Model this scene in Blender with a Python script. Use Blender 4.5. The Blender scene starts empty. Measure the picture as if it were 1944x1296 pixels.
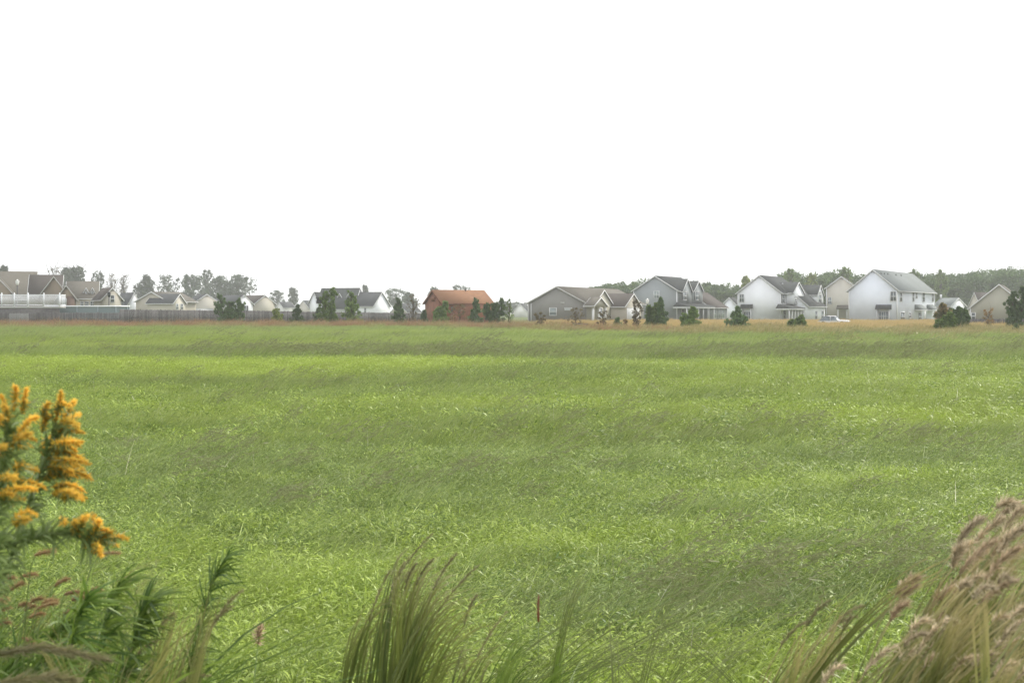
import bpy, math, random
import numpy as np

# ------------------------------------------------------------------ camera, world, sun, exposure
SC = bpy.context.scene
F = 2430.0            # focal length in pixels of the 1944 px wide photograph
CX, HY, EYE = 972.0, 592.0, 1.7
cam_d = bpy.data.cameras.new("camera")
cam_d.sensor_width = 36.0
cam_d.lens = F / 1944 * 36
cam_d.shift_y = -(648 - HY) / 1944
cam_d.clip_start, cam_d.clip_end = 0.1, 4000
cam_d.dof.use_dof = True
cam_d.dof.focus_distance = 40
cam_d.dof.aperture_fstop = 11.0
cam = bpy.data.objects.new("camera", cam_d)
cam.location = (0, 0, EYE)
cam.rotation_euler = (math.radians(90), 0, 0)
SC.collection.objects.link(cam)
SC.camera = cam

SUN_ROT, SUN_EL = math.radians(48), math.radians(48)
w = bpy.data.worlds.new("World")
SC.world = w
w.use_nodes = True
nt = w.node_tree
bg = nt.nodes["Background"]
sky = nt.nodes.new("ShaderNodeTexSky")
sky.sky_type = 'NISHITA'
sky.sun_disc = False
sky.sun_elevation = SUN_EL
sky.sun_rotation = SUN_ROT
sky.air_density = 1.5
sky.dust_density = 4.0
mx = nt.nodes.new("ShaderNodeMixRGB")            # an even white overcast layer over the sky
mx.inputs[0].default_value = 0.9
mx.inputs[2].default_value = (10.4, 10.5, 10.8, 1)
nt.links.new(sky.outputs[0], mx.inputs[1])
nt.links.new(mx.outputs[0], bg.inputs[0])
bg.inputs[1].default_value = 0.1

sun_d = bpy.data.lights.new("sun", 'SUN')
sun_d.energy = 2.6
sun_d.angle = math.radians(10)
sun_d.color = (1.0, 0.95, 0.86)
sun = bpy.data.objects.new("sun", sun_d)
sun.rotation_euler = (math.radians(90) - SUN_EL, 0, math.pi - SUN_ROT)
SC.collection.objects.link(sun)

SC.view_settings.view_transform = 'Standard'
SC.view_settings.look = 'None'
SC.view_settings.exposure = 0.5
SC.view_settings.gamma = 1
SC.cycles.max_bounces = 6
SC.cycles.transparent_max_bounces = 8
SC.cycles.volume_bounces = 1
SC.cycles.use_denoising = True
SC.cycles.use_adaptive_sampling = False

# ------------------------------------------------------------------ helpers
rng = np.random.default_rng(7)
C = SC.collection
TAU = 2 * math.pi


def W(px, py, D):
    """world point seen at a photo pixel and a distance"""
    return np.array([(px - CX) / F * D, D, EYE + (HY - py) / F * D])


def zz(py, D):
    return EYE + (HY - py) / F * D


def tag(o, label=None, cat=None, group=None, kind=None):
    if label: o["label"] = label
    if cat: o["category"] = cat
    if group: o["group"] = group
    if kind: o["kind"] = kind
    return o


def empty(name, loc, rz=0.0):
    o = bpy.data.objects.new(name, None)
    o.empty_display_size = 0.3
    o.location = loc
    o.rotation_euler = (0, 0, rz)
    C.objects.link(o)
    return o


class MB:
    """collects faces and links them as one mesh object"""
    def __init__(s):
        s.v, s.f, s.n, s.r, s.t = [], [], 0, [], []

    def add(s, verts, faces, rnd=0.5, tt=0.5):
        verts = np.asarray(verts, float).reshape(-1, 3)
        m = len(verts)
        s.v.append(verts)
        s.r.append(np.broadcast_to(np.asarray(rnd, float), (m,)))
        s.t.append(np.broadcast_to(np.asarray(tt, float), (m,)))
        if isinstance(faces, np.ndarray):
            s.f.append(faces + s.n)
        else:
            for fc in faces:
                s.f.append(np.array([fc], int) + s.n)
        s.n += m

    def box(s, x0, x1, y0, y1, z0, z1, rnd=0.5):
        v = [(x, y, z) for x in (x0, x1) for y in (y0, y1) for z in (z0, z1)]
        s.add(v, np.array([[0, 1, 3, 2], [4, 6, 7, 5], [0, 4, 5, 1], [2, 3, 7, 6], [1, 5, 7, 3], [0, 2, 6, 4]]), rnd)

    def prism(s, poly, axis, a0, a1, rnd=0.5):
        """poly: (u, z) points, extruded along axis 'x' or 'y' from a0 to a1"""
        n = len(poly)
        v = []
        for a in (a0, a1):
            for (u, z) in poly:
                v.append((a, u, z) if axis == 'x' else (u, a, z))
        f = [list(range(n))[::-1], list(range(n, 2 * n))]
        f += [[i, (i + 1) % n, n + (i + 1) % n, n + i] for i in range(n)]
        s.add(v, f, rnd)

    def tube(s, pts, rads, n=6, rnd=0.5):
        pts = np.asarray(pts, float)
        k = len(pts)
        tan = np.gradient(pts, axis=0)
        tan /= np.linalg.norm(tan, axis=1, keepdims=True) + 1e-9
        ref = np.array([0.31, 0.95, 0.05])
        a = np.cross(tan, ref); a /= np.linalg.norm(a, axis=1, keepdims=True) + 1e-9
        b = np.cross(tan, a)
        th = np.arange(n) * TAU / n
        R = np.asarray(rads, float).reshape(k, 1, 1)
        ring = pts[:, None, :] + R * (np.cos(th)[None, :, None] * a[:, None, :] + np.sin(th)[None, :, None] * b[:, None, :])
        i, j = np.meshgrid(np.arange(k - 1), np.arange(n), indexing='ij')
        q = np.stack([i * n + j, i * n + (j + 1) % n, (i + 1) * n + (j + 1) % n, (i + 1) * n + j], -1).reshape(-1, 4)
        s.add(ring.reshape(-1, 3), q, rnd, np.repeat(np.linspace(0, 1, k), n))
        s.f.append(np.array([list(range(n))[::-1]]) + s.n - n * k)
        s.f.append(np.array([list(range(n * (k - 1), n * k))]) + s.n - n * k)

    def build(s, name, mat, parent=None, smooth=False):
        me = bpy.data.meshes.new(name)
        V = np.concatenate(s.v).astype(np.float32)
        me.vertices.add(len(V))
        me.vertices.foreach_set("co", V.ravel())
        loops = np.concatenate([f.ravel() for f in s.f]).astype(np.int32)
        sizes = np.concatenate([np.full(len(f), f.shape[1]) for f in s.f])
        starts = np.concatenate([[0], np.cumsum(sizes)[:-1]]).astype(np.int32)
        me.loops.add(len(loops))
        me.loops.foreach_set("vertex_index", loops)
        me.polygons.add(len(sizes))
        me.polygons.foreach_set("loop_start", starts)
        if smooth:
            me.polygons.foreach_set("use_smooth", np.ones(len(sizes), bool))
        for nm, arr in (("rnd", s.r), ("tt", s.t)):
            at = me.attributes.new(nm, 'FLOAT', 'POINT')
            at.data.foreach_set("value", np.concatenate(arr).astype(np.float32))
        me.update(calc_edges=True)
        me.materials.append(mat)
        o = bpy.data.objects.new(name, me)
        if parent != "none":
            C.objects.link(o)
            if parent is not None:
                o.parent = parent
        return o


# ------------------------------------------------------------------ materials
def N(nt, t, **kw):
    n = nt.nodes.new(t)
    for k, v in kw.items():
        setattr(n, k, v)
    return n


def base(name):
    m = bpy.data.materials.new(name)
    m.use_nodes = True
    return m, m.node_tree, m.node_tree.nodes["Principled BSDF"]


def mixc(nt, fac, a, b, mode='MIX'):
    n = N(nt, "ShaderNodeMixRGB", blend_type=mode)
    for i, v in ((0, fac), (1, a), (2, b)):
        if isinstance(v, bpy.types.NodeSocket): nt.links.new(v, n.inputs[i])
        elif isinstance(v, (int, float)): n.inputs[i].default_value = v
        else: n.inputs[i].default_value = (*v, 1)
    return n.outputs[0]


def attr(nt, name, inst=False):
    a = N(nt, "ShaderNodeAttribute", attribute_name=name)
    if inst: a.attribute_type = 'INSTANCER'
    return a.outputs["Fac"]


def maprange(nt, v, a, b, c=0.0, d=1.0):
    n = N(nt, "ShaderNodeMapRange")
    nt.links.new(v, n.inputs[0])
    for i, x in enumerate((a, b, c, d)): n.inputs[i + 1].default_value = x
    return n.outputs[0]


def noise(nt, scale, detail=3, vec=None, coord="Object", dist=0.0):
    n = N(nt, "ShaderNodeTexNoise")
    n.inputs["Scale"].default_value = scale
    n.inputs["Detail"].default_value = detail
    n.inputs["Distortion"].default_value = dist
    if vec is None:
        tc = N(nt, "ShaderNodeTexCoord")
        vec = tc.outputs[coord]
    nt.links.new(vec, n.inputs["Vector"])
    return n.outputs[0]


def mat_paint(name, c1, c2=None, rough=0.7, scale=0.6, siding=0.0):
    """painted or weathered surface; siding: height of the boards in metres"""
    m, nt, p = base(name)
    c2 = c2 or tuple(x * 0.93 for x in c1)
    f = maprange(nt, noise(nt, scale, 5), 0.3, 0.7)
    col = mixc(nt, f, c1, c2)
    if siding:
        tc = N(nt, "ShaderNodeTexCoord")
        sp = N(nt, "ShaderNodeSeparateXYZ"); nt.links.new(tc.outputs["Object"], sp.inputs[0])
        dv = N(nt, "ShaderNodeMath", operation='DIVIDE'); nt.links.new(sp.outputs[2], dv.inputs[0]); dv.inputs[1].default_value = siding
        fr = N(nt, "ShaderNodeMath", operation='FRACT'); nt.links.new(dv.outputs[0], fr.inputs[0])
        bp = N(nt, "ShaderNodeBump"); bp.inputs["Strength"].default_value = 0.5; bp.inputs["Distance"].default_value = 0.02
        nt.links.new(fr.outputs[0], bp.inputs["Height"]); nt.links.new(bp.outputs[0], p.inputs["Normal"])
    nt.links.new(col, p.inputs["Base Color"])
    p.inputs["Roughness"].default_value = rough
    p.inputs["Specular IOR Level"].default_value = 0.25
    return m


def mat_shingle(name, c):
    m, nt, p = base(name)
    tc = N(nt, "ShaderNodeTexCoord")
    mp = N(nt, "ShaderNodeMapping"); mp.inputs["Scale"].default_value = (1.2, 1.2, 7)
    nt.links.new(tc.outputs["Object"], mp.inputs[0])
    f = maprange(nt, noise(nt, 1.6, 6, mp.outputs[0]), 0.25, 0.75)
    f2 = maprange(nt, noise(nt, 0.25, 2), 0.35, 0.65)
    col = mixc(nt, f, tuple(x * 0.78 for x in c), tuple(x * 1.2 for x in c))
    col = mixc(nt, f2, col, tuple(x * 0.9 for x in c), 'MIX')
    nt.links.new(col, p.inputs["Base Color"])
    p.inputs["Roughness"].default_value = 0.9
    p.inputs["Specular IOR Level"].default_value = 0.15
    return m


def mat_leaf(name, c1, c2, tip=None, transl=0.35, rough=0.45, pv=None, pvcol2=None, hue=0.0, spec=0.5, tip_from=0.6):
    """leaf or blade: per-blade colour from 'rnd', tip colour along 'tt', patches from the scatter's 'pv'"""
    m, nt, p = base(name)
    out = nt.nodes["Material Output"]
    col = mixc(nt, attr(nt, "rnd"), c1, c2)
    if pv:
        f = attr(nt, "pv", True)
        col = mixc(nt, maprange(nt, f, 0.5, 1.0, 0, 0.6), col, pv)
        if pvcol2:
            col = mixc(nt, maprange(nt, f, 0.5, 0.0, 0, 0.75), col, pvcol2)
    oi = N(nt, "ShaderNodeObjectInfo")
    v = maprange(nt, oi.outputs["Random"], 0, 1, 0.8, 1.2)
    hs = N(nt, "ShaderNodeHueSaturation"); nt.links.new(col, hs.inputs["Color"]); nt.links.new(v, hs.inputs["Value"])
    col = hs.outputs[0]
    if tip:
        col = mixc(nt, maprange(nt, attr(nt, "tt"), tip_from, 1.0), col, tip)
    nt.links.new(col, p.inputs["Base Color"])
    p.inputs["Roughness"].default_value = rough
    p.inputs["Specular IOR Level"].default_value = spec
    tr = N(nt, "ShaderNodeBsdfTranslucent"); nt.links.new(col, tr.inputs[0])
    ms = N(nt, "ShaderNodeMixShader"); ms.inputs[0].default_value = transl
    nt.links.new(p.outputs[0], ms.inputs[1]); nt.links.new(tr.outputs[0], ms.inputs[2])
    nt.links.new(ms.outputs[0], out.inputs[0])
    return m


def mat_glass(name, c=(0.10, 0.12, 0.13)):
    m, nt, p = base(name)
    f = maprange(nt, noise(nt, 0.5, 1), 0.4, 0.6)
    nt.links.new(mixc(nt, f, c, tuple(x * 1.7 for x in c)), p.inputs["Base Color"])
    p.inputs["Roughness"].default_value = 0.15
    return m


M = {}
M['white'] = mat_paint("white_siding", (0.85, 0.87, 0.89), siding=0.18)
M['white2'] = mat_paint("warm_white_siding", (0.76, 0.76, 0.72), siding=0.18)
M['skyshade_white'] = mat_paint("sky_shaded_white_siding", (0.77, 0.81, 0.87), siding=0.18)  # white siding with the blue of sky-lit shade mixed into its colour
M['cream'] = mat_paint("cream_siding", (0.52, 0.49, 0.41), siding=0.18)
M['beige'] = mat_paint("beige_siding", (0.42, 0.39, 0.32), siding=0.18)
M['palebeige'] = mat_paint("pale_beige_siding", (0.56, 0.53, 0.46), siding=0.18)
M['tan'] = mat_paint("tan_siding", (0.36, 0.35, 0.28), siding=0.18)
M['taupe'] = mat_paint("taupe_siding", (0.235, 0.23, 0.21), siding=0.18)
M['bluegrey'] = mat_paint("blue_grey_siding", (0.29, 0.315, 0.32), siding=0.18)
M['brownwall'] = mat_paint("brown_siding", (0.17, 0.14, 0.10), siding=0.18)
M['brick'] = mat_paint("brick_wall", (0.17, 0.115, 0.09), (0.14, 0.095, 0.075))
M['pinkwall'] = mat_paint("salmon_wall", (0.50, 0.33, 0.26), (0.44, 0.29, 0.23))
M['cedar'] = mat_paint("cedar_boards", (0.25, 0.10, 0.055), (0.17, 0.07, 0.04), scale=2.0)
M['trim'] = mat_paint("white_trim", (0.70, 0.71, 0.71), rough=0.5)
M['bartrim'] = mat_paint("white_vinyl_rail", (0.9, 0.92, 0.94), rough=0.4)
M['greytrim'] = mat_paint("pale_grey_trim", (0.48, 0.48, 0.46), rough=0.5)
M['shutter'] = mat_paint("dark_shutter", (0.07, 0.075, 0.08), rough=0.5)
M['glass'] = mat_glass("window_glass")
M['paleglass'] = mat_glass("curtained_glass", (0.25, 0.29, 0.29))
M['roof_dark'] = mat_shingle("charcoal_shingles", (0.052, 0.058, 0.058))
M['roof_grey'] = mat_shingle("grey_shingles", (0.19, 0.21, 0.205))
M['roof_taupe'] = mat_shingle("taupe_shingles", (0.13, 0.12, 0.10))
M['roof_brown'] = mat_shingle("brown_shingles", (0.075, 0.065, 0.058))
M['roof_orange'] = mat_shingle("rust_shingles", (0.235, 0.125, 0.07))
M['roof_slate'] = mat_shingle("slate_shingles", (0.062, 0.066, 0.07))
M['door'] = mat_paint("dark_door", (0.10, 0.07, 0.06))
M['garage'] = mat_paint("garage_door_white", (0.66, 0.67, 0.66))
M['oldwood'] = mat_paint("weathered_grey_boards", (0.15, 0.14, 0.135), (0.09, 0.085, 0.085), scale=3.5)
_nt = M['oldwood'].node_tree
_p = _nt.nodes["Principled BSDF"]; _l = _p.inputs["Base Color"].links[0].from_socket
_hs = N(_nt, "ShaderNodeHueSaturation"); _nt.links.new(_l, _hs.inputs["Color"])
_nt.links.new(maprange(_nt, attr(_nt, "rnd"), 0, 1, .55, 1.3), _hs.inputs["Value"]); _nt.links.new(_hs.outputs[0], _p.inputs["Base Color"])
M['poolwall'] = mat_paint("pool_wall_panel", (0.19, 0.235, 0.245), rough=0.5)
M['metal'] = mat_paint("dark_metal", (0.03, 0.032, 0.035), rough=0.4)
M['carpaint'] = mat_paint("white_car_paint", (0.8, 0.8, 0.8), rough=0.2)
M['tyre'] = mat_paint("rubber", (0.02, 0.02, 0.02))
M['bark'] = mat_paint("bark", (0.11, 0.085, 0.06), (0.06, 0.05, 0.04), scale=6)
M['greybark'] = mat_paint("grey_bark", (0.13, 0.115, 0.10), (0.08, 0.07, 0.065), scale=4)
M['lamp'] = mat_paint("lamp_glass", (0.75, 0.75, 0.72), rough=0.3)

M['g_fine'] = mat_leaf("meadow_grass_blades", (0.088, 0.165, 0.033), (0.425, 0.515, 0.13), tip=(0.42, 0.47, 0.20), pv=(0.18, 0.235, 0.085), pvcol2=(0.425, 0.535, 0.10), tip_from=0.75, transl=.32, spec=.25)  # dark end of the blade range paints shade in the gaps
M['g_leaf'] = mat_leaf("broad_weed_leaves", (0.066, 0.14, 0.025), (0.455, 0.56, 0.125), pv=(0.158, 0.23, 0.07), pvcol2=(0.415, 0.53, 0.09), rough=0.42, transl=.32, spec=.35)  # darkest leaf tone paints shadow depth into the near growth
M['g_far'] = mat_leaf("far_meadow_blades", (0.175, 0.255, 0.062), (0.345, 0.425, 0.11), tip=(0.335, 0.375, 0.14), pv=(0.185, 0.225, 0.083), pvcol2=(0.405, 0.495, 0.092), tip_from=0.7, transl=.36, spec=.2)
M['g_seed'] = mat_leaf("seed_head_grass", (0.13, 0.18, 0.045), (0.22, 0.26, 0.08), tip=(0.235, 0.25, 0.12), transl=0.3, tip_from=0.45, spec=.1)
M['g_dry_glint'] = mat_leaf("dry_straw_glint_blades", (0.42, 0.40, 0.24), (0.60, 0.60, 0.46), transl=0.25, rough=0.3)  # straw made pale so its colour stands in for glints of light
M['w_red'] = mat_leaf("rusty_weeds", (0.22, 0.16, 0.06), (0.36, 0.19, 0.10), tip=(0.40, 0.22, 0.12), transl=0.25, tip_from=0.5)
M['w_gold'] = mat_leaf("golden_meadow_blades", (0.36, 0.28, 0.09), (0.50, 0.36, 0.13), tip=(0.54, 0.38, 0.15), transl=0.3, tip_from=0.5)
M['w_green'] = mat_leaf("rough_weeds", (0.19, 0.21, 0.065), (0.37, 0.32, 0.12), tip=(0.42, 0.33, 0.16), transl=0.3, tip_from=0.5)
M['c_juniper'] = mat_leaf("juniper_needles", (0.06, 0.11, 0.04), (0.135, 0.20, 0.08), transl=0.2, rough=0.6, spec=0.2)
M['c_green'] = mat_leaf("bush_leaves", (0.09, 0.155, 0.04), (0.20, 0.28, 0.08), transl=0.3, rough=0.6, spec=0.2)
M['c_yellow'] = mat_leaf("yellow_green_leaves", (0.17, 0.22, 0.05), (0.27, 0.32, 0.08), transl=0.3, rough=0.6, spec=0.2)
M['c_autumn'] = mat_leaf("autumn_leaves", (0.17, 0.13, 0.05), (0.30, 0.19, 0.09), transl=0.3, rough=0.6, spec=0.2)
M['c_mixed'] = mat_leaf("brown_tinged_leaves", (0.10, 0.125, 0.05), (0.25, 0.19, 0.09), transl=0.3, rough=0.6, spec=0.2)
M['c_brown'] = mat_leaf("brown_leaves", (0.11, 0.09, 0.05), (0.17, 0.14, 0.07), transl=0.25, rough=0.6, spec=0.2)
M['c_far'] = mat_leaf("hazed_far_tree_leaves", (0.10, 0.125, 0.10), (0.17, 0.20, 0.15), transl=0.2, rough=0.7, spec=0.1)  # leaf colour lightened and cooled to paint in extra haze
M['c_wood'] = mat_leaf("wood_edge_leaves", (0.03, 0.065, 0.025), (0.12, 0.18, 0.06), transl=0.2, rough=0.7, spec=0.1)
M['gold'] = mat_leaf("goldenrod_florets", (0.62, 0.44, 0.06), (0.98, 0.66, 0.14), transl=0.5, rough=0.6, spec=0.2)
M['gr_stem'] = mat_leaf("goldenrod_green", (0.14, 0.20, 0.06), (0.27, 0.35, 0.12), transl=0.35)
M['fox'] = mat_leaf("foxtail_bristles", (0.24, 0.14, 0.06), (0.52, 0.37, 0.18), transl=0.35, rough=0.6)
M['tus'] = mat_leaf("tussock_blades", (0.045, 0.08, 0.016), (0.23, 0.26, 0.065), tip=(0.30, 0.275, 0.11), transl=0.3, tip_from=0.65)
M['tus_r'] = mat_leaf("olive_tussock_blades", (0.05, 0.085, 0.018), (0.38, 0.38, 0.12), tip=(0.44, 0.36, 0.17), transl=0.3, tip_from=0.8)
M['plume'] = mat_leaf("feathery_seed_plume", (0.22, 0.18, 0.10), (0.86, 0.72, 0.52), transl=0.4, rough=0.6)
M['plumepink'] = mat_leaf("pinkish_seed_plume", (0.24, 0.18, 0.10), (0.78, 0.61, 0.43), transl=0.4, rough=0.6)
M['weed_dark'] = mat_leaf("dark_weed_leaves", (0.05, 0.11, 0.02), (0.23, 0.32, 0.06), transl=0.3)
M['tanbl'] = mat_leaf("tan_seed_grass", (0.20, 0.19, 0.08), (0.36, 0.32, 0.17), transl=0.3)
M['dock'] = mat_leaf("reddish_seed_spike", (0.17, 0.06, 0.035), (0.26, 0.11, 0.06), transl=0.2)
M['petal'] = mat_leaf("white_petals", (0.72, 0.72, 0.70), (0.8, 0.8, 0.78), transl=0.3)


# ------------------------------------------------------------------ ground
def field_edge(X):
    return 79 + 45 / (1 + np.exp((X - 3) / 4)) + 2.5 * np.sin(X * 0.35) + 1.5 * np.sin(X * .93 + 1)


def mat_ground():
    m, nt, p = base("meadow_soil_and_turf")
    tc = N(nt, "ShaderNodeTexCoord")
    n1 = maprange(nt, noise(nt, 0.08, 4, tc.outputs["Object"]), 0.35, 0.65)
    n2 = maprange(nt, noise(nt, 3.0, 6, tc.outputs["Object"]), 0.3, 0.7)
    col = mixc(nt, n1, (0.10, 0.14, 0.04), (0.15, 0.19, 0.055))
    col = mixc(nt, n2, col, (0.07, 0.085, 0.03))
    nt.links.new(col, p.inputs["Base Color"])
    p.inputs["Roughness"].default_value = 0.95
    p.inputs["Specular IOR Level"].default_value = 0.1
    bp = N(nt, "ShaderNodeBump"); bp.inputs["Strength"].default_value = 0.8; bp.inputs["Distance"].default_value = 0.05
    nt.links.new(noise(nt, 8.0, 6, tc.outputs["Object"]), bp.inputs["Height"]); nt.links.new(bp.outputs[0], p.inputs["Normal"])
    return m


def gz(x, y):
    """height of the ground"""
    x = np.asarray(x, float); y = np.asarray(y, float)
    near = np.clip((y - 4) / 20, 0, 1) * np.clip((140 - y) / 50, 0, 1)
    return near * (0.07 * np.sin(x * 0.11 + y * 0.23) + 0.06 * np.sin(y * 0.35 - x * 0.05 + 1.0) + 0.03 * np.sin(x * 0.5 + y * 0.4))


g = MB()
xs = np.concatenate([[-900, -500, -300, -200, -150], np.linspace(-110, 110, 111), [150, 200, 300, 500, 900]])
ys = np.concatenate([[-60, -20, -5], np.linspace(0, 160, 161), [175, 200, 250, 350, 500, 800, 1400]])
XX, YY = np.meshgrid(xs, ys, indexing='ij')
V = np.stack([XX, YY, gz(XX, YY)], -1).reshape(-1, 3)
nx, ny = len(xs), len(ys)
i, j = np.meshgrid(np.arange(nx - 1), np.arange(ny - 1), indexing='ij')
g.add(V, np.stack([i * ny + j, (i + 1) * ny + j, (i + 1) * ny + j + 1, i * ny + j + 1], -1).reshape(-1, 4))
tag(g.build("ground", mat_ground(), smooth=True), kind="structure")


# ------------------------------------------------------------------ houses
class House:
    def __init__(s, name, px, D, a, label, cat="house", group="houses along the far side of the field"):
        """px, D: near corner; a>0: front faces camera-right; a<0: front faces camera-left (gable end at the right)"""
        s.a = math.radians(a)
        if a > 0:
            s.dx = np.array([math.sin(s.a), math.cos(s.a)])
            s.dy = np.array([-math.cos(s.a), math.sin(s.a)])
        else:
            b = -s.a
            s.dx = np.array([math.cos(b), -math.sin(b)])
            s.dy = np.array([math.sin(b), math.cos(b)])
        s.c = np.array([(px - CX) / F * D, D])
        s.root = empty(name, (s.c[0], s.c[1], 0), math.atan2(s.dx[1], s.dx[0]))
        tag(s.root, label, cat, group)

    def _u(s, px, o, d):
        k = (px - CX) / F
        t = (k * o[1] - o[0]) / (d[0] - k * d[1])
        if not -35 < t < 35:
            t = 15.0
        return t

    def fx(s, px, y=0.0):            # local x on the plane y = const at a photo column
        return s._u(px, s.c + s.dy * y, s.dx)

    def gy(s, px, x=0.0):            # local y on the plane x = const
        return s._u(px, s.c + s.dx * x, s.dy)

    def z(s, py, x, y):
        D = (s.c + s.dx * x + s.dy * y)[1]
        return zz(py, D)

    def part(s, mb, name, mat, parent=None):
        return mb.build(name, M[mat], parent or s.root)

    def mass(s, x0, x1, y0, y1, ze, zr, axis, wall, roof, z0=-0.3, oh=0.35, trim='trim', walls=True, gut=True, oe=None):
        """a block under a gable roof whose ridge runs along axis"""
        oe = .14 if oe is None else oe
        if axis == 'x': u0, u1, a0, a1 = y0, y1, x0, x1
        else: u0, u1, a0, a1 = x0, x1, y0, y1
        um = (u0 + u1) / 2
        if walls:
            m = MB(); m.prism([(u0, z0), (u1, z0), (u1, ze), (um, zr), (u0, ze)], axis, a0, a1)
            s.part(m, 'wall', wall)
        sl = (zr - ze) / (um - u0)
        e = ze - sl * oh
        t = 0.16
        rp = [(u0 - oh, e + 0.03), (um, zr + 0.03), (u1 + oh, e + 0.03), (u1 + oh, e + 0.03 + t), (um, zr + 0.03 + t), (u0 - oh, e + 0.03 + t)]
        m = MB(); m.prism(rp, axis, a0 - oe, a1 + oe)
        r = s.part(m, 'roof', roof)
        m = MB()
        tp = [(u0 - oh - .02, e - 0.06), (um, zr - 0.06), (u1 + oh + .02, e - 0.06), (u1 + oh + .02, e + t), (um, zr + t), (u0 - oh - .02, e + t)]
        m.prism(tp, axis, a0 - oe - 0.06, a0 - oe - 0.002)
        m.prism(tp, axis, a1 + oe + 0.002, a1 + oe + 0.06)
        if gut:
            for uu in ((u0 - oh - 0.1, u0 - oh - 0.003), (u1 + oh + 0.003, u1 + oh + 0.1)):
                if axis == 'x': m.box(a0 - oe, a1 + oe, uu[0], uu[1], e + 0.03, e + 0.14)
                else: m.box(uu[0], uu[1], a0 - oe, a1 + oe, e + 0.03, e + 0.14)
        s.part(m, 'trim', trim)
        return r

    def corner(s, x, y, z1, mat='trim'):
        m = MB(); m.box(x - 0.08, x + 0.08, y - 0.08, y + 0.08, -0.3, z1); s.part(m, 'corner_board', mat)

    def win(s, plane, k, u, z, w_, h, shutters=False, glass='glass', sign=-1, mull=1, frame='trim'):
        """window on the plane x=k or y=k whose outside is toward sign"""
        def bx(m, ua, ub, za, zb, d0, d1):
            lo, hi = sorted((k + sign * d0, k + sign * d1))
            if plane == 'x': m.box(lo, hi, ua, ub, za, zb)
            else: m.box(ua, ub, lo, hi, za, zb)
        t = 0.09
        m = MB()
        bx(m, u - w_ / 2 - t, u - w_ / 2, z - t, z + h + t, -0.02, 0.09)
        bx(m, u + w_ / 2, u + w_ / 2 + t, z - t, z + h + t, -0.02, 0.09)
        bx(m, u - w_ / 2, u + w_ / 2, z - t, z, -0.02, 0.09)
        bx(m, u - w_ / 2, u + w_ / 2, z + h, z + h + t, -0.02, 0.09)
        bx(m, u - w_ / 2, u + w_ / 2, z + h / 2 - .04, z + h / 2 + .04, -0.02, 0.07)
        for q in range(1, mull + 1):
            uu = u - w_ / 2 + w_ * q / (mull + 1)
            bx(m, uu - .03, uu + .03, z, z + h, -0.02, 0.065)
        f = s.part(m, 'window', frame)
        m = MB(); bx(m, u - w_ / 2 + .002, u + w_ / 2 - .002, z + .002, z + h - .002, -0.02, 0.03)
        s.part(m, 'pane', glass, f)
        if shutters:
            for sg in (-1, 1):
                m = MB(); uc = u + sg * (w_ / 2 + t + 0.2)
                bx(m, uc - 0.17, uc + 0.17, z - .03, z + h + .03, -0.02, 0.06)
                s.part(m, 'shutter', 'shutter', f)

    def post(s, x, y, z1, r=0.09, mat='trim'):
        m = MB(); m.box(x - r, x + r, y - r, y + r, -0.2, z1)
        m.box(x - r * 1.5, x + r * 1.5, y - r * 1.5, y + r * 1.5, z1 - 0.003, z1 + 0.12)
        s.part(m, 'porch_post', mat)

    def shed_roof(s, x0, x1, y0, y1, ze, zw, roof, hip=0.9, name='porch_roof', trim='trim'):
        """a lean-to roof against the plane y=y1 (wall), eave at y0"""
        m = MB(); t = 0.12
        v = [(x0, y0, ze), (x1, y0, ze), (x1 - hip, y1, zw), (x0 + hip, y1, zw)]
        low = [(a, b, c - t) for a, b, c in v]
        low[2] = (x1, y1, ze - t); low[3] = (x0, y1, ze - t)
        m.add(v + low, [[0, 1, 2, 3], [7, 6, 5, 4], [0, 4, 5, 1], [1, 5, 6, 2], [2, 6, 7, 3], [3, 7, 4, 0]])
        r = s.part(m, name, roof)
        m = MB(); m.box(x0 + .04, x1 - .04, y0 + .03, y0 + .13, ze - t - 0.28, ze - t - .002)
        m.box(x0 + .04, x0 + .14, y0 + .13, y1 - .02, ze - t - 0.28, ze - t - .002)
        m.box(x1 - .14, x1 - .04, y0 + .13, y1 - .02, ze - t - 0.28, ze - t - .002)
        s.part(m, 'fascia', trim, r)

    def door(s, plane, k, u, w_, h, mat='door', z=0.0, sign=-1):
        m = MB(); lo, hi = sorted((k - sign * 0.02, k + sign * 0.05))
        f = MB()
        if plane == 'x':
            m.box(lo, hi, u - w_ / 2, u + w_ / 2, z, z + h)
            lo2, hi2 = sorted((k - sign * .02, k + sign * .08))
            f.box(lo2, hi2, u - w_ / 2 - .1, u - w_ / 2 - .002, z, z + h); f.box(lo2, hi2, u + w_ / 2 + .002, u + w_ / 2 + .1, z, z + h)
            f.box(lo2, hi2, u - w_ / 2 - .1, u + w_ / 2 + .1, z + h + .002, z + h + .12)
        else:
            m.box(u - w_ / 2, u + w_ / 2, lo, hi, z, z + h)
            lo2, hi2 = sorted((k - sign * .02, k + sign * .08))
            f.box(u - w_ / 2 - .1, u - w_ / 2 - .002, lo2, hi2, z, z + h); f.box(u + w_ / 2 + .002, u + w_ / 2 + .1, lo2, hi2, z, z + h)
            f.box(u - w_ / 2 - .1, u + w_ / 2 + .1, lo2, hi2, z + h + .002, z + h + .12)
        nm = 'garage_door' if w_ > 1.8 else 'door'
        d = s.part(m, nm, mat); s.part(f, 'door_frame', 'cedar' if mat == 'cedar' else 'trim', d)

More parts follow.
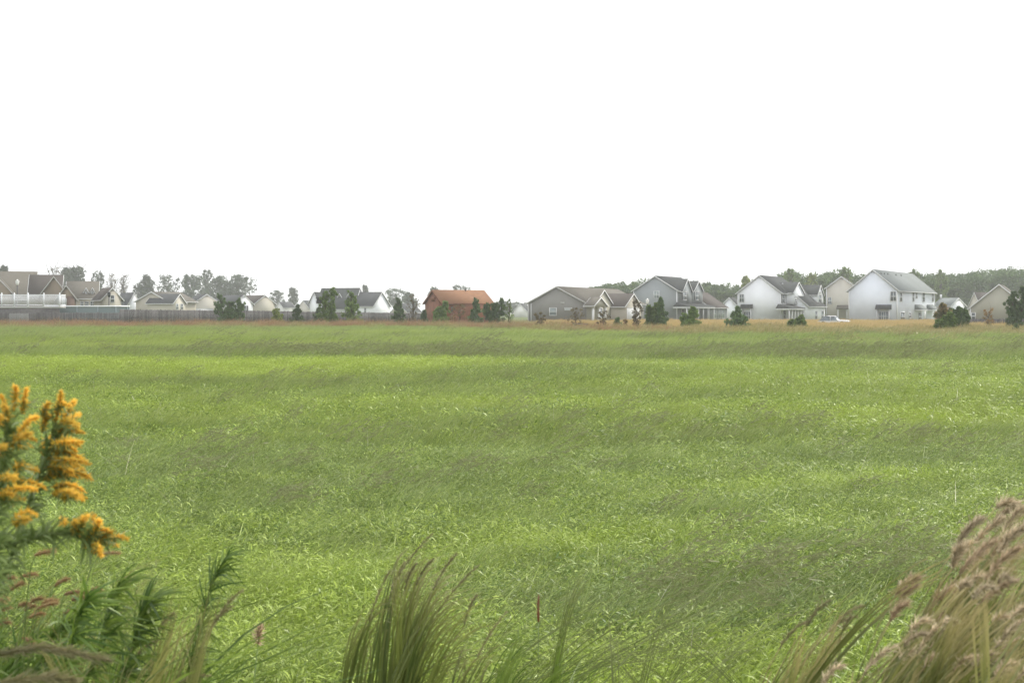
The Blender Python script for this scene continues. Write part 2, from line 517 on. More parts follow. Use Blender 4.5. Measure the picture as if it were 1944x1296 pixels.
    def main(s, pxg, pxf, pye, pyr, wall, roof, trim='trim', oh=0.4, pyr_at=None):
        """main block from the gable's far column, the front's far column, eave and ridge rows at the near corner"""
        if s.a > 0:
            Wd, L = s.gy(pxg), s.fx(pxf)
            x0, x1 = 0.0, L
            ze = s.z(pye, 0, 0); zr = s.z(pyr, 0, Wd / 2)
        else:
            Wd, L = s.gy(pxg), -s.fx(pxf)
            x0, x1 = -L, 0.0
            ze = s.z(pye, 0, 0); zr = s.z(pyr, 0, Wd / 2)
        s.Wd, s.L, s.ze, s.zr = Wd, L, ze, zr
        s.mass(x0, x1, 0, Wd, ze, zr, 'x', wall, roof, oh=oh, trim=trim)


def gable_win(h, x, pa, pb, ya, yb, sign=-1, **kw):
    """window on the gable plane from photo columns and rows"""
    u0, u1 = sorted((h.gy(pa, x), h.gy(pb, x)))
    um = (u0 + u1) / 2
    h.win('x', x, um, h.z(yb, x, um), u1 - u0, h.z(ya, x, um) - h.z(yb, x, um), sign=sign, **kw)


def front_win(h, y, pa, pb, ya, yb, **kw):
    u0, u1 = sorted((h.fx(pa, y), h.fx(pb, y)))
    um = (u0 + u1) / 2
    h.win('y', y, um, h.z(yb, um, y), u1 - u0, h.z(ya, um, y) - h.z(yb, um, y), **kw)


# --- the big white house at the right
h = House("two_storey_house", 1703, 205, 30, "large white two storey house with pale grey roof, right of the white car")
h.main(1612, 1774, 550, 513, 'skyshade_white', 'roof_grey')
for x in (0, h.L): h.corner(x, 0, h.ze - .05)
h.corner(0, h.Wd, h.ze - .05)
gable_win(h, 0, 1691, 1701, 554, 571)
gable_win(h, 0, 1669, 1686, 592, 609, mull=3)
# box bay on the gable side
ya, yb = sorted((h.gy(1667), h.gy(1689)))
zt = h.z(587, 0, ya)
m = MB(); m.prism([(-0.9, zt), (0, zt), (0, zt + .75), (-.2, zt + .75)], 'y', ya - .3, yb + .3); h.part(m, 'bay_roof', 'roof_slate')
for u0 in (ya - .1, yb - .0):
    m = MB(); m.box(-0.6, -0.01, u0, u0 + .1, -.2, zt - .01); h.part(m, 'bay_side', 'trim')
m = MB(); m.box(-0.62, -0.015, ya + .02, yb - .02, -.2, h.z(611, 0, ya)); h.part(m, 'bay_base', 'skyshade_white')
for pa, pb in ((1708, 1712), (1732, 1735), (1738, 1741), (1751, 1755), (1769, 1772)):
    front_win(h, 0, pa, pb, 556, 572 if pa != 1738 else 566, mull=0)
for pa, pb, y0, y1 in ((1709, 1717, 593, 609), (1725, 1729, 594, 603), (1743, 1749, 594, 609)):
    front_win(h, 0, pa, pb, y0, y1, mull=0)
for pa, pb in ((1736, 1750), (1759, 1771)):
    a_, b_ = h.fx(pa), h.fx(pb)
    h.shed_roof(a_, b_, -1.0, -0.01, h.z(586, a_, 0), h.z(578, a_, 0), 'roof_grey', hip=0.1, name='bay_roof')
h.door('y', 0, h.fx(1756), 1.3, 2.1, mat='garage')
for q in (0.06, 0.14, 0.22, 0.42, 0.55):
    m = MB(); m.tube([(h.L * q, h.Wd / 2 - .9, h.zr - .7), (h.L * q, h.Wd / 2 - .9, h.zr - .33)], [.09, .09], 8); h.part(m, 'roof_vent', 'metal')

# --- white house with dark roof
h = House("two_storey_house", 1482, 225, 27, "white two storey house with charcoal roof, front porch and garage wing")
h.main(1401, 1522, 555, 524, 'white', 'roof_dark')
h.corner(0, 0, h.ze - .05); h.corner(0, h.Wd, h.ze - .05)
gable_win(h, 0, 1404.5, 1412, 559, 573)
gable_win(h, 0, 1412, 1425, 592, 606, mull=2)
ya, yb = sorted((h.gy(1407), h.gy(1429)))
zt = h.z(585, 0, ya)
m = MB(); m.prism([(-0.9, zt), (0, zt), (0, zt + .7), (-.2, zt + .7)], 'y', ya, yb); h.part(m, 'bay_roof', 'roof_dark')
m = MB(); m.box(-0.6, -0.01, ya + .2, ya + .3, -.2, zt - .01); m.box(-0.6, -0.01, yb - .3, yb - .2, -.2, zt - .01); h.part(m, 'bay_side', 'trim')
front_win(h, 0, 1484.5, 1489, 559, 575, shutters=True, mull=0); front_win(h, 0, 1493.5, 1498, 559, 575, shutters=True, mull=0)
x0, x1 = h.fx(1505, -1.2), h.fx(1526, -1.2)
h.mass(x0, x1, -1.2, h.Wd * .4, h.z(556, x0, -1.2), h.z(537, (x0 + x1) / 2, -1.2), 'y', 'white', 'roof_dark', z0=h.z(577, x0, -1.2), oh=0.3)
front_win(h, -1.2, 1508, 1512, 568, 575, mull=0); front_win(h, -1.2, 1508.5, 1511.5, 562, 565, mull=0)
xw0, xw1 = h.fx(1517, -1.5), h.fx(1566, -3.0)
ha = h.z(580, xw0, -3)
h.mass(xw0 + .1, xw1, -3, 6, ha, h.z(541, xw1 - 3, 1.5), 'x', 'white', 'roof_dark', oh=0.35)
xd0, xd1 = h.fx(1551, -2.4), h.fx(1563, -2.4)
h.mass(xd0, xd1, -2.4, 1.0, h.z(560, xd0, -2.4), h.z(542, xd0, -2.4), 'y', 'white', 'roof_dark', z0=h.z(578, xd0, -2.4), oh=.2)
front_win(h, -2.4, 1554, 1559, 560, 574, mull=0); front_win(h, -2.4, 1555, 1558, 554.5, 557.5, mull=0)
front_win(h, -3, 1547, 1551, 591, 606, mull=0); front_win(h, -3, 1559, 1563, 591, 606, mull=0)
px0, px1 = h.fx(1459, -2.4), h.fx(1519, -3.2)
px0 = -3.4
h.shed_roof(px0, xw0 + 0.0, -2.6, -0.02, h.z(584, 0, -2.6), h.z(577, 0, 0), 'roof_dark', hip=1.6)
for k in range(6):
    h.post(px0 + .25 + (xw0 - .5 - px0) * k / 5, -2.35, h.z(587, 0, -2.6))
h.door('y', 0, h.fx(1497), 1.1, 2.2); front_win(h, 0, 1487, 1491, 589, 606, mull=0); front_win(h, 0, 1508, 1513, 589, 603, mull=0)

# --- blue grey house
h = House("two_storey_house", 1285, 228, 27, "blue grey two storey house with twin front gables and a white posted porch")
h.main(1203, 1332, 551, 525, 'bluegrey', 'roof_dark')
h.corner(0, 0, h.ze - .05); h.corner(0, h.Wd, h.ze - .05)
gable_win(h, 0, 1242, 1251, 553, 566, glass='paleglass'); gable_win(h, 0, 1243, 1250, 580, 594, glass='paleglass')
for pa, pb, yr in ((1291, 1313, 531), (1317, 1334, 535)):
    x0, x1 = max(.8, h.fx(pa, -.8)), h.fx(pb, -.8)
    h.mass(x0, x1, -.8, h.Wd * .42, h.z(552, x0, -.8), h.z(yr, (x0 + x1) / 2, -.8), 'y', 'bluegrey', 'roof_dark', z0=h.z(575, x0, -.8), oh=.3)
front_win(h, -.8, 1296.5, 1303, 554, 569, shutters=True); front_win(h, -.8, 1320, 1326, 554, 569, shutters=True)
xa, xb = h.fx(1333, 0.6), h.fx(1380, -1.5)
h.mass(h.L + .05, xb, -1.5, h.Wd * .8, h.z(583, xa, -1.5), h.z(556, xa, 3), 'x', 'bluegrey', 'roof_brown', oh=.4)
for pa, pb in ((1354, 1359), (1364.5, 1367.5), (1370, 1375)):
    front_win(h, -1.5, pa, pb, 586, 604, glass='paleglass', mull=0)
h.corner(h.L + .05, -1.5, h.z(585, h.L, -1.5)); h.corner(xb, -1.5, h.z(585, xb, -1.5))
h.shed_roof(-2.2, h.L - .3, -2.8, -.02, h.z(581, 0, -2.6), h.z(573, 0, 0), 'roof_dark', hip=2.2)
for q in (0.0, 0.14, .24, .42, .60, .78, 1.0):
    h.post(-2.0 + (h.L + 1.4) * q, -2.55, h.z(584, 0, -2.6))
h.door('y', 0, h.fx(1335), 1.2, 2.2); h.door('y', 0, h.fx(1296), 1.0, 2.2, mat='metal'); front_win(h, 0, 1306, 1312, 588, 603)

# --- taupe bungalow
h = House("bungalow", 1111, 196, 24, "grey brown single storey house with wide blank gable wall and two tan front gables")
h.main(1003, 1222, 575, 545.5, 'taupe', 'roof_taupe', trim='greytrim')
h.corner(0, h.Wd, h.ze - .05, 'greytrim'); h.corner(0, h.Wd - .5, h.ze - .05, 'greytrim')
gable_win(h, 0, 1044, 1056, 585, 598, glass='paleglass', mull=0); gable_win(h, 0, 1073, 1085, 585, 588, glass='paleglass', mull=0)
m = MB(); y_ = h.gy(1068); m.box(-.08, .01, y_ - .3, y_ + .3, h.z(576, 0, y_), h.z(573.5, 0, y_)); h.part(m, 'wall_vent', 'greytrim')
x0, x1 = h.fx(1127, -1.2), h.fx(1164, -1.2)
h.mass(x0, x1, -1.2, h.Wd * .45, h.z(580, x0, -1.2), h.z(552, (x0 + x1) / 2, -1.2), 'y', 'tan', 'roof_taupe', oh=.35)
x2, x3 = h.fx(1127, -2.6), h.fx(1152, -2.6)
h.mass(x2, x3, -2.6, -1.22, h.z(581, x2, -2.6), h.z(566, (x2 + x3) / 2, -2.6), 'y', 'tan', 'roof_taupe', z0=h.z(583, x2, -2.6), oh=.3, walls=True)
for q in (0.05, .5, .95):
    h.post(x2 + (x3 - x2) * q, -2.4, h.z(583, x2, -2.6) - .12, .14)
front_win(h, -1.2, 1138, 1142, 585, 602, mull=0); front_win(h, -1.2, 1146, 1150, 585, 602, mull=0)
x4, x5 = h.fx(1186, -3.5), h.fx(1217, -3.5)
h.mass(x4, x5, -3.5, h.Wd * .45, h.z(582, x4, -3.5), h.z(559, (x4 + x5) / 2, -3.5), 'y', 'beige', 'roof_brown', oh=.35)
h.door('y', -3.5, (x4 + x5) / 2, (x5 - x4) * .72, 2.3, mat='garage')
front_win(h, 0, 1164, 1172, 586, 603)

# --- small white house between
h = House("garage", 1398, 262, 35, "small white gabled outbuilding between the blue grey house and the white house with charcoal roof", "garage")
h.main(1371, 1408, 579, 566, 'white', 'roof_dark')

# --- beige house behind the white ones
h = House("two_storey_house", 1625, 246, 18, "pale beige gabled house half hidden behind the left wall of the big white house")
h.main(1569, 1630, 546, 526, 'palebeige', 'roof_taupe')
gable_win(h, 0, 1572.5, 1578, 565, 577); h.corner(0, h.Wd, h.ze - .05)
y0, y1 = h.gy(1612, -1.6), h.gy(1588, -1.6)
m = MB(); m.prism([(-2.2, h.z(587, 0, y0)), (0, h.z(581, 0, y0)), (0, h.z(579, 0, y0)), (-2.4, h.z(585, 0, y0))], 'y', y0 - 1.5, y1); h.part(m, 'porch_roof', 'roof_taupe')
for q in (0, .5, 1.0):
    h.post(-2.0, y0 - 1.3 + (y1 - y0 + 1.0) * q, h.z(588, 0, y0))

# --- right: grey roofed salmon house and tan house at the frame's edge
h = House("bungalow", 1806, 250, -55, "salmon walled house with grey roof seen between the big white house and the tan house")
h.main(1832, 1774, 580, 567, 'white', 'roof_grey')
m = MB(); m.box(-h.L + .02, -.1, -.07, -.003, -.2, h.ze - .2); h.part(m, 'front_wall', 'pinkwall')
m = MB(); m.tube([(-4, h.Wd / 2, h.zr), (-4, h.Wd / 2, h.zr + .9)], [.2, .2], 8); h.part(m, 'roof_vent', 'trim')

h = House("bungalow", 1862, 262, 45, "dark roofed brown house showing just its roof behind the tan house at right")
h.main(1838, 1900, 583, 556, 'cream', 'roof_brown')
h = House("bungalow", 1952, 192, 24, "light tan house with a wide blank gable at the picture's right edge")
h.main(1842, 2080, 584, 541, 'tan', 'roof_taupe')
gable_win(h, 0, 1845, 1851, 594, 606, glass='glass', mull=0); h.corner(0, h.Wd, h.ze - .05)

# --- rust coloured shed
h = House("shed", 839, 150, 62, "rust red wooden shed with an orange brown roof behind young evergreens", "shed", None)
h.main(807, 934, 575, 553, 'cedar', 'roof_orange', trim='cedar', oh=.3)
h.door('y', 0, h.fx(868), 1.0, 1.9, mat='cedar'); front_win(h, 0, 856, 860, 582, 592, mull=0, frame='cedar')
front_win(h, 0, 900, 905, 582, 592, mull=0, frame='cedar')
m = MB(); m.box(-.12, -.002, h.Wd / 2 - .5, h.Wd / 2 + .5, h.zr - 1.15, h.zr - .65); h.part(m, 'gable_vent', 'cedar')
m = MB(); m.tube([(h.L * .63, h.Wd / 2 - .2, h.zr), (h.L * .63, h.Wd / 2 - .2, h.zr + .3)], [.07, .07], 8); h.part(m, 'roof_vent', 'metal')

# --- white house in the middle distance, gable ends at its right
h = House("two_storey_house", 672, 262, -26, "white dark roofed house with two dormers, behind the tallest young evergreen")
h.main(694, 600, 582, 548, 'white', 'roof_dark')
for pa, pb in ((641, 650), (658, 667)):
    x0, x1 = h.fx(pa, 1.2), h.fx(pb, 1.2)
    h.mass(x0, x1, 1.2, 3.6, h.z(566, x0, 1.2), h.z(558, x0, 1.2), 'y', 'white', 'roof_dark', z0=h.z(576, x0, 1.2), oh=.15)
    front_win(h, 1.2, pa + 3, pb - 3, 566, 572, mull=0)
front_win(h, 0, 630, 634, 588, 600); front_win(h, 0, 655, 659, 588, 600)
h.mass(.05, h.fx(709, -1.0), -1.0, h.gy(740, h.fx(709, -1)) , h.z(580, 3, -1), h.z(556, 3, 3), 'x', 'white', 'roof_slate', oh=.35)
front_win(h, -1, 692, 695, 585, 594, mull=0)
h.mass(h.fx(596, 0), h.fx(612, 0), -1.5, 3, h.z(572, -h.L, 0), h.z(556, -h.L, 0), 'y', 'white', 'roof_dark', oh=.3)

# --- left group, from right to left
GL = "houses along the far side of the field"
h = House("bungalow", 484, 275, -55, "cream gabled house with dark brown roof, rightmost house beyond the grey fence")
h.main(522, 446, 576, 561.5, 'cream', 'roof_brown')
h = House("bungalow", 446, 268, -62, "white gabled house with dark shuttered front window beyond the grey fence")
h.main(480, 400, 577, 561, 'white', 'roof_slate')
h.win('x', 0, h.Wd * .5, h.z(594, 0, 0), .9, 1.5, sign=1, shutters=True)
h = House("bungalow", 370, 272, -62, "cream house with a broad white garage gable and dark roof, middle of the fence line")
h.main(415, 352, 574, 559.5, 'palebeige', 'roof_slate')
h.door('x', 0, h.gy(384), 4.4, 2.3, mat='garage', sign=1)
h = House("bungalow", 318, 252, 18, "beige single storey house with a long blank side and twin cream gables at its right")
h.main(258, 372, 572, 555, 'beige', 'roof_taupe')
gable_win(h, 0, 282, 287, 577, 583, glass='paleglass', mull=0)
x0, x1 = h.fx(329, -2), h.fx(352, -2)
h.mass(x0, x1, -2, 4, h.z(575, x0, -2), h.z(559, x0, -2), 'y', 'cream', 'roof_slate', oh=.35)
front_win(h, -2, 334, 338, 577, 587, mull=0); front_win(h, -2, 343, 347, 577, 587, mull=0)
h = House("bungalow", 245, 262, -55, "white house with slate grey roof just right of the pool", )
h.main(264, 221, 574, 556.5, 'white', 'roof_slate')

h = House("house", 126, 205, 73, "tan house with two small white dormers and a cream gable, behind the pool rim")
h.L = h.fx(186); h.mass(0, h.L, 0, 9, h.z(566, 0, 0), h.z(536, 4, 4.5), 'x', 'cream', 'roof_taupe')
for pa, pb in ((153, 158), (162, 168), (172, 180)):
    front_win(h, 0, pa, pb, 573, 581, mull=1)
for pa, pb in ((160, 167), (172, 179)):
    x0, x1 = h.fx(pa, 1.0), h.fx(pb, 1.0)
    h.mass(x0, x1, 1.0, 3.4, h.z(554, x0, 1), h.z(547.5, x0, 1), 'y', 'cream', 'roof_taupe', z0=h.z(563, x0, 1), oh=.12)
    front_win(h, 1.0, pa + 2.5, pb - 2.5, 554, 560, mull=0)
h = House("bungalow", 196, 196, -62, "cream gabled house with dark brown roof behind the dark lamp post")
h.main(230, 178, 566, 547.5, 'cream', 'roof_brown')
h.win('x', 0, h.Wd / 2, h.ze - .6, .5, 1.0, sign=1, mull=0)
h = House("bungalow", 54, 186, 73, "brown house with dark roof and a wide front gable, behind the white deck railing")
h.ze, h.zr, L = h.z(560, 0, 0), h.z(524, 4, 4.5), h.fx(116)
h.mass(0, L, 0, 9, h.ze, h.zr, 'x', 'brownwall', 'roof_brown')
x0, x1 = h.fx(76, -3), h.fx(128, -3)
h.mass(x0, x1, -3, 4, h.z(560, x0, -3), h.z(526, x0, -3), 'y', 'brownwall', 'roof_brown', oh=.3, trim='greytrim')
x0, x1 = h.fx(108, -5), h.fx(143, -5)
h.mass(x0, x1, -5, -.05, h.z(566, x0, -5), h.z(543, x0, -5), 'y', 'brownwall', 'roof_brown', oh=.3, trim='greytrim')
front_win(h, -5, 120, 125, 567, 578, mull=0)
m = MB(); m.box(h.fx(127, -5), x1 - .1, -5.06, -5.003, 0, h.z(562, x1, -5)); h.part(m, 'brick_panel', 'brick')
h = House("bungalow", -62, 194, 73, "taupe roofed brown house at the left edge, behind the white deck railing")
L = h.fx(66)
h.mass(0, L, 0, 9, h.z(566, 4, 0), h.z(517, 4, 4.5), 'x', 'brownwall', 'roof_taupe')
x0, x1 = h.fx(-36, -3), h.fx(26, -3)
h.mass(x0, x1, -3, 4, h.z(560, x0, -3), h.z(527, x0, -3), 'y', 'brownwall', 'roof_taupe', oh=.3, trim='greytrim')

# --- very far hazy houses
for px, D, a, L_, R_, pe, pr, wl, lab in (
        (585, 420, 20, 566, 602, 583, 571, 'palebeige', "faint hazy house left of the house with two dormers, lower of two"),
        (538, 400, 60, 522, 560, 584, 574, 'white2', "faint hazy house with a grey roof right of the lone bare tree line"),
        (1000, 430, 30, 975, 1010, 590, 577, 'white2', "faint hazy house just left of the grey brown bungalow"),
        (772, 380, 30, 742, 800, 592, 577, 'cream', "faint hazy house between the white garage and the rust red shed")):
    h = House("far_house", px, D, a, lab, group="hazy houses far behind"); h.main(L_, R_, pe, pr, wl, 'roof_slate')

# ------------------------------------------------------------------ fences, pool, deck
def fence(pts, name, label, post_every=2.4, boards=0.14, mat='oldwood', hts=None, gap=.012, cat="fence"):
    p = np.array([q[:2] for q in pts], float)
    L_ = np.linalg.norm(p[1] - p[0]); d = (p[1] - p[0]) / L_
    r = empty(name, (p[0][0], p[0][1], 0), math.atan2(d[1], d[0]))
    tag(r, label, cat)
    nb = max(1, round(L_ / post_every)); st = L_ / nb
    lr = random.Random(5)
    for b in range(nb + 1):
        hh = hts[0] + (hts[1] - hts[0]) * b / nb
        m = MB(); m.box(b * st - .05, b * st + .05, -.02, .08, -.2, hh + .06); m.build('post', M[mat], r)
        if b < nb:
            m = MB(); x = b * st + .06
            while x < (b + 1) * st - .06 - boards * .5:
                hx = hts[0] + (hts[1] - hts[0]) * x / L_ + lr.uniform(-.035, .02)
                y = lr.uniform(-.012, .0)
                m.box(x, x + boards - gap, -.045 + y, -.024 + y, .03, hx, lr.random()); x += boards
            for z in (.35, hh * .5, hh - .25):
                m.box(b * st + .051, (b + 1) * st - .051, -.0235, .015, z, z + .09)
            m.build('board_panel', M[mat], r)
    return r


A = W(228, 600, 152); B = W(560, 600, 160); E_ = W(800, 600, 166)
fence((A, B), "wooden_fence", "tall weathered grey board fence running right from the pool", hts=(2.0, 1.8))
fence((B + np.array([.3, 0, 0]), E_), "wooden_fence", "lower grey board fence between the small evergreens and the rust red shed", hts=(1.75, 1.55))
P0_ = W(-60, 600, 148); P1_ = W(226, 600, 150)
r = fence((P0_, P1_), "pool_fence", "low grey picket fence with a lattice panel in front of the pool and deck", hts=(1.65, 1.62), boards=.11, gap=.03)
lx0, lx1 = (W(15, 0, 148) - P0_)[0], (W(50, 0, 148) - P0_)[0]
m = MB()
for k in range(24):
    x = lx0 + (lx1 - lx0) * k / 23; m.box(x - .012, x + .012, -.09, -.07, .4, 1.5)
for k in range(9):
    z = .4 + 1.1 * k / 8; m.box(lx0, lx1, -.069, -.05, z - .012, z + .012)
m.build('lattice', M['greytrim'], r)
fence((W(1838, 600, 150), W(2010, 600, 140)), "low_fence", "low dark solid fence in front of the tan house at the right edge", hts=(.9, .95), mat='oldwood', boards=.2, gap=.004)

# above-ground pool
pc = W(165, 0, 160); prx, pry = 5.2, 3.6
r = empty("swimming_pool", (pc[0], pc[1], 0)); tag(r, "above ground pool with grey blue wall and white top rim beside the deck", "pool")
n = 40; th = np.arange(n) * TAU / n
zr_ = zz(582, 157)
m = MB(); m.add(np.concatenate([np.stack([prx * np.cos(th), pry * np.sin(th), np.full(n, z)], -1) for z in (0, zr_)]),
                np.array([[k, (k + 1) % n, n + (k + 1) % n, n + k] for k in range(n)]))
m.build('pool_wall', M['poolwall'], r, True)
m = MB(); ring = []
for (dr, z) in ((-.12, zr_ - .02), (.1, zr_ - .02), (.1, zr_ + .13), (-.12, zr_ + .13)):
    ring.append(np.stack([(prx + dr) * np.cos(th), (pry + dr) * np.sin(th), np.full(n, z)], -1))
m.add(np.concatenate(ring), np.array([[a * n + k, a * n + (k + 1) % n, ((a + 1) % 4) * n + (k + 1) % n, ((a + 1) % 4) * n + k] for a in range(4) for k in range(n)]))
m.build('pool_rim', M['bartrim'], r)
for k in range(0, n, 3):
    x, y = (prx + .05) * math.cos(th[k]), (pry + .05) * math.sin(th[k])
    m = MB(); m.box(x - .09, x + .09, y - .05, y + .05, 0, zr_ - .03); m.build('upright', M['poolwall'], r)
m = MB(); m.add(np.stack([(prx - .1) * np.cos(th), (pry - .1) * np.sin(th), np.full(n, zr_ - .2)], -1), [list(range(n))]); m.build('water', M['glass'], r)

# deck with white railing
d0 = W(-60, 0, 154); d1 = W(114, 0, 154)
r = empty("pool_deck", (d0[0], d0[1], 0)); tag(r, "raised pool deck with white picket railing at the left edge", "deck")
wd = d1[0] - d0[0]; zf = zz(581, 154); zt = zz(559, 154)
m = MB(); m.box(0, wd, 0, 2, zf - .25, zf); m.build('deck_floor', M['greytrim'], r)
m = MB(); m.box(0.1, wd - .1, .06, .1, .2, zf - .26); m.build('skirt', M['oldwood'], r)
for yy in (0.02,):
    m = MB()
    m.box(0, wd, yy, yy + .07, zt - .1, zt); m.box(0, wd, yy, yy + .07, zf + .08, zf + .16)
    k = 0.0
    while k < wd:
        m.box(k, k + .045, yy + .015, yy + .055, zf + .162, zt - .102); k += .13
    m.build('railing', M['bartrim'], r)
    for px in (-40, 4, 28, 54, 84, 114):
        x = (px + 60) / 174 * wd
        m = MB(); m.box(x - .13, x - .0, yy - .04, yy + .11, zf, zt + .12)
        m.add([(x - .15, yy - .06, zt + .121), (x + .02, yy - .06, zt + .121), (x + .02, yy + .13, zt + .121), (x - .15, yy + .13, zt + .121), (x - .065, yy + .035, zt + .26)],
              [[0, 1, 4], [1, 2, 4], [2, 3, 4], [3, 0, 4], [3, 2, 1, 0]])
        m.build('railing_post', M['bartrim'], r)
m = MB(); x = wd - .06
m.box(x, x + .07, .1, 1.95, zt - .1, zt); m.box(x, x + .07, .1, 1.95, zf + .08, zf + .16)
for k in range(8): m.box(x + .015, x + .055, .15 + k * .24, .2 + k * .24, zf + .162, zt - .102)
m.build('railing', M['bartrim'], r)

# lamp posts, bird house
def lamp(px, top, D, label, white=True):
    z1 = zz(top, D)
    r = empty("lamp_post", (W(px, 0, D)[0], D, 0)); tag(r, label, "lamp post", "lamp posts among the houses")
    m = MB(); m.tube([(0, 0, 0), (0, 0, .5), (0, 0, .52), (0, 0, z1 - .75)], [.13, .12, .08, .07], 10); m.build('pole', M['metal'], r)
    m = MB(); m.tube([(0, 0, z1 - .75), (0, 0, z1 - .65), (0, 0, z1 - .25), (0, 0, z1 - .22)], [.1, .17, .24, .2], 8); m.build('lantern', M['lamp'] if white else M['metal'], r)
    m = MB(); m.tube([(0, 0, z1 - .219), (0, 0, z1 - .12), (0, 0, z1)], [.27, .12, .02], 8); m.build('lantern_cap', M['metal'] if not white else M['lamp'], r)


lamp(33, 530, 165, "lamp post with pale lantern rising above the white deck railing")
lamp(207, 553, 168, "dark lamp post in front of the cream gabled wing, at the pool's right end", False)
lamp(1229, 566, 170, "pale lamp post against the blue grey house's side wall")
r = empty("bird_house", (W(608, 0, 158)[0], 158, 0)); tag(r, "dark multi room bird house on a thin pole left of the tallest young tree", "bird house")
zb = zz(576, 158)
m = MB(); m.tube([(0, 0, 0), (0, 0, zb)], [.045, .04], 8); m.build('pole', M['metal'], r)
m = MB(); m.box(-.45, .45, -.3, .3, zb, zb + .28); m.box(-.4, .4, -.27, .27, zb + .33, zb + .6); m.box(-.5, .5, -.35, .35, zb + .281, zb + .329); m.build('nest_boxes', M['metal'], r)
m = MB(); m.prism([(-.45, zb + .605), (.45, zb + .605), (0, zb + .85)], 'x', -.5, .5); m.build('roof', M['roof_slate'], r)

# white car, seen from the side, nose to the right
Dc = 162; x_ = W(1583, 0, Dc)[0]
r = empty("parked_car", (x_, Dc, 0), math.radians(-28)); r.scale = (.84, .84, .84)
tag(r, "white parked car half hidden by golden grass between two white houses", "car")
prof = [(-2.2, .35), (2.2, .35), (2.25, .62), (2.05, .78), (1.0, .84), (.9, .66), (-2.2, .66), (-2.28, .6)]
m = MB(); n = len(prof)
def cs(y, f=1.0): return [(x * f, y, z) for x, z in prof]
V = []
for y, f in ((-.86, .985), (-.8, 1), (.8, 1), (.86, .985)): V += cs(y, f)
fc = [list(range(n)), list(range(3 * n, 4 * n))[::-1]]
for a in range(3): fc += [[a * n + k, (a + 1) * n + k, (a + 1) * n + (k + 1) % n, a * n + (k + 1) % n] for k in range(n)]
m.add(V, fc); m.build('body', M['carpaint'], r)
cab = [(-2.2, .65), (1.05, .65), (.25, 1.36), (-1.25, 1.38)]
m = MB(); V = [(x, -.8, z) if z < 1.1 else (x, -.62, z) for x, z in cab] + [(x, .8, z) if z < 1.1 else (x, .62, z) for x, z in cab]
m.add(V, [[0, 1, 2, 3], [7, 6, 5, 4], [1, 5, 6, 2], [2, 6, 7, 3], [3, 7, 4, 0]]); m.build('windows', M['glass'], r)
m = MB(); m.add([(.27, -.64, 1.362), (.27, .64, 1.362), (-.97, .64, 1.402), (-.97, -.64, 1.402), (.2, -.6, 1.42), (.2, .6, 1.42), (-.9, .6, 1.45), (-.9, -.6, 1.45)],
               [[0, 1, 5, 4], [1, 2, 6, 5], [2, 3, 7, 6], [3, 0, 4, 7], [4, 5, 6, 7]])
for x0, x1 in ((-.4, -.34),):
    m.box(x0, x1, -.79, -.63, .67, 1.37)
m.build('roof', M['carpaint'], r)
for x in (-1.4, 1.4):
    for y in (-.8, .8):
        m = MB(); m.tube([(x, y - .1, .32), (x, y + .1, .32)], [.32, .32], 16); wl = m.build('wheel', M['tyre'], r)
        m = MB(); m.tube([(x, y - .12, .32), (x, y + .12, .32)], [.19, .19], 12); m.build('rim', M['greytrim'], wl)
for y in (-.6, .6):
    m = MB(); m.box(2.19, 2.27, y - .2, y + .2, .62, .74); m.build('headlight', M['lamp'], r)

# low dark bench in the weeds
Db = 106; r = empty("bench", (W(1102, 0, Db)[0], Db, 0), .1); tag(r, "low dark wooden bench half sunk in the weeds before the bungalow", "bench")
zb = zz(614.5, Db)
m = MB()
for k in range(4): m.box(-.62, .62, -.25 + k * .13, -.14 + k * .13, zb - .05, zb)
m.build('seat', M['oldwood'], r)
for x in (-.5, .5):
    m = MB(); m.box(x - .04, x + .04, -.2, .22, -.05, zb - .051); m.build('leg', M['oldwood'], r)


# ------------------------------------------------------------------ trees
def leafcloud(mb, cen, rad, n, size, rs, up=0.0, shell=0.5, crn=None, long=1.0):
    """n leaves round each centre; cen (K,3), rad (K,3)"""
    cen = np.asarray(cen, float); rad = np.asarray(rad, float); K = len(cen)
    d = rs.normal(size=(K, n, 3)); d /= np.linalg.norm(d, axis=2, keepdims=True)
    r_ = rs.random((K, n, 1)) ** shell
    p = (cen[:, None, :] + d * r_ * rad[:, None, :]).reshape(-1, 3)
    m = len(p)
    a = rs.normal(size=(m, 3)); a[:, 2] += up; a /= np.linalg.norm(a, axis=1, keepdims=True)
    b = np.cross(a, rs.normal(size=(m, 3))); b /= np.linalg.norm(b, axis=1, keepdims=True) + 1e-9
    s_ = size * (0.6 + 0.8 * rs.random((m, 1)))
    a *= s_ * long; b *= s_ * 0.6
    V = np.stack([p - a, p + b * .8, p + a, p - b * .8], 1).reshape(-1, 3)
    if crn is None: crn = rs.random(K)
    rr = np.clip(np.repeat(crn, n) * .6 + rs.random(m) * .4, 0, 1)
    mb.add(V, np.arange(m * 4).reshape(-1, 4), np.repeat(rr, 4))


def limb(mb, p0, p1, r0, r1, rs, n=5, sag=0.1):
    p0 = np.array(p0, float); p1 = np.array(p1, float)
    t = np.linspace(0, 1, 5)[:, None]
    L_ = np.linalg.norm(p1 - p0)
    pts = p0 + (p1 - p0) * t + np.array([0, 0, 1]) * np.sin(t * math.pi) * sag * L_ + np.concatenate([np.zeros((1, 3)), rs.normal(size=(4, 3)) * .03 * L_])
    mb.tube(pts, np.linspace(r0, r1, 5), n)
    return pts


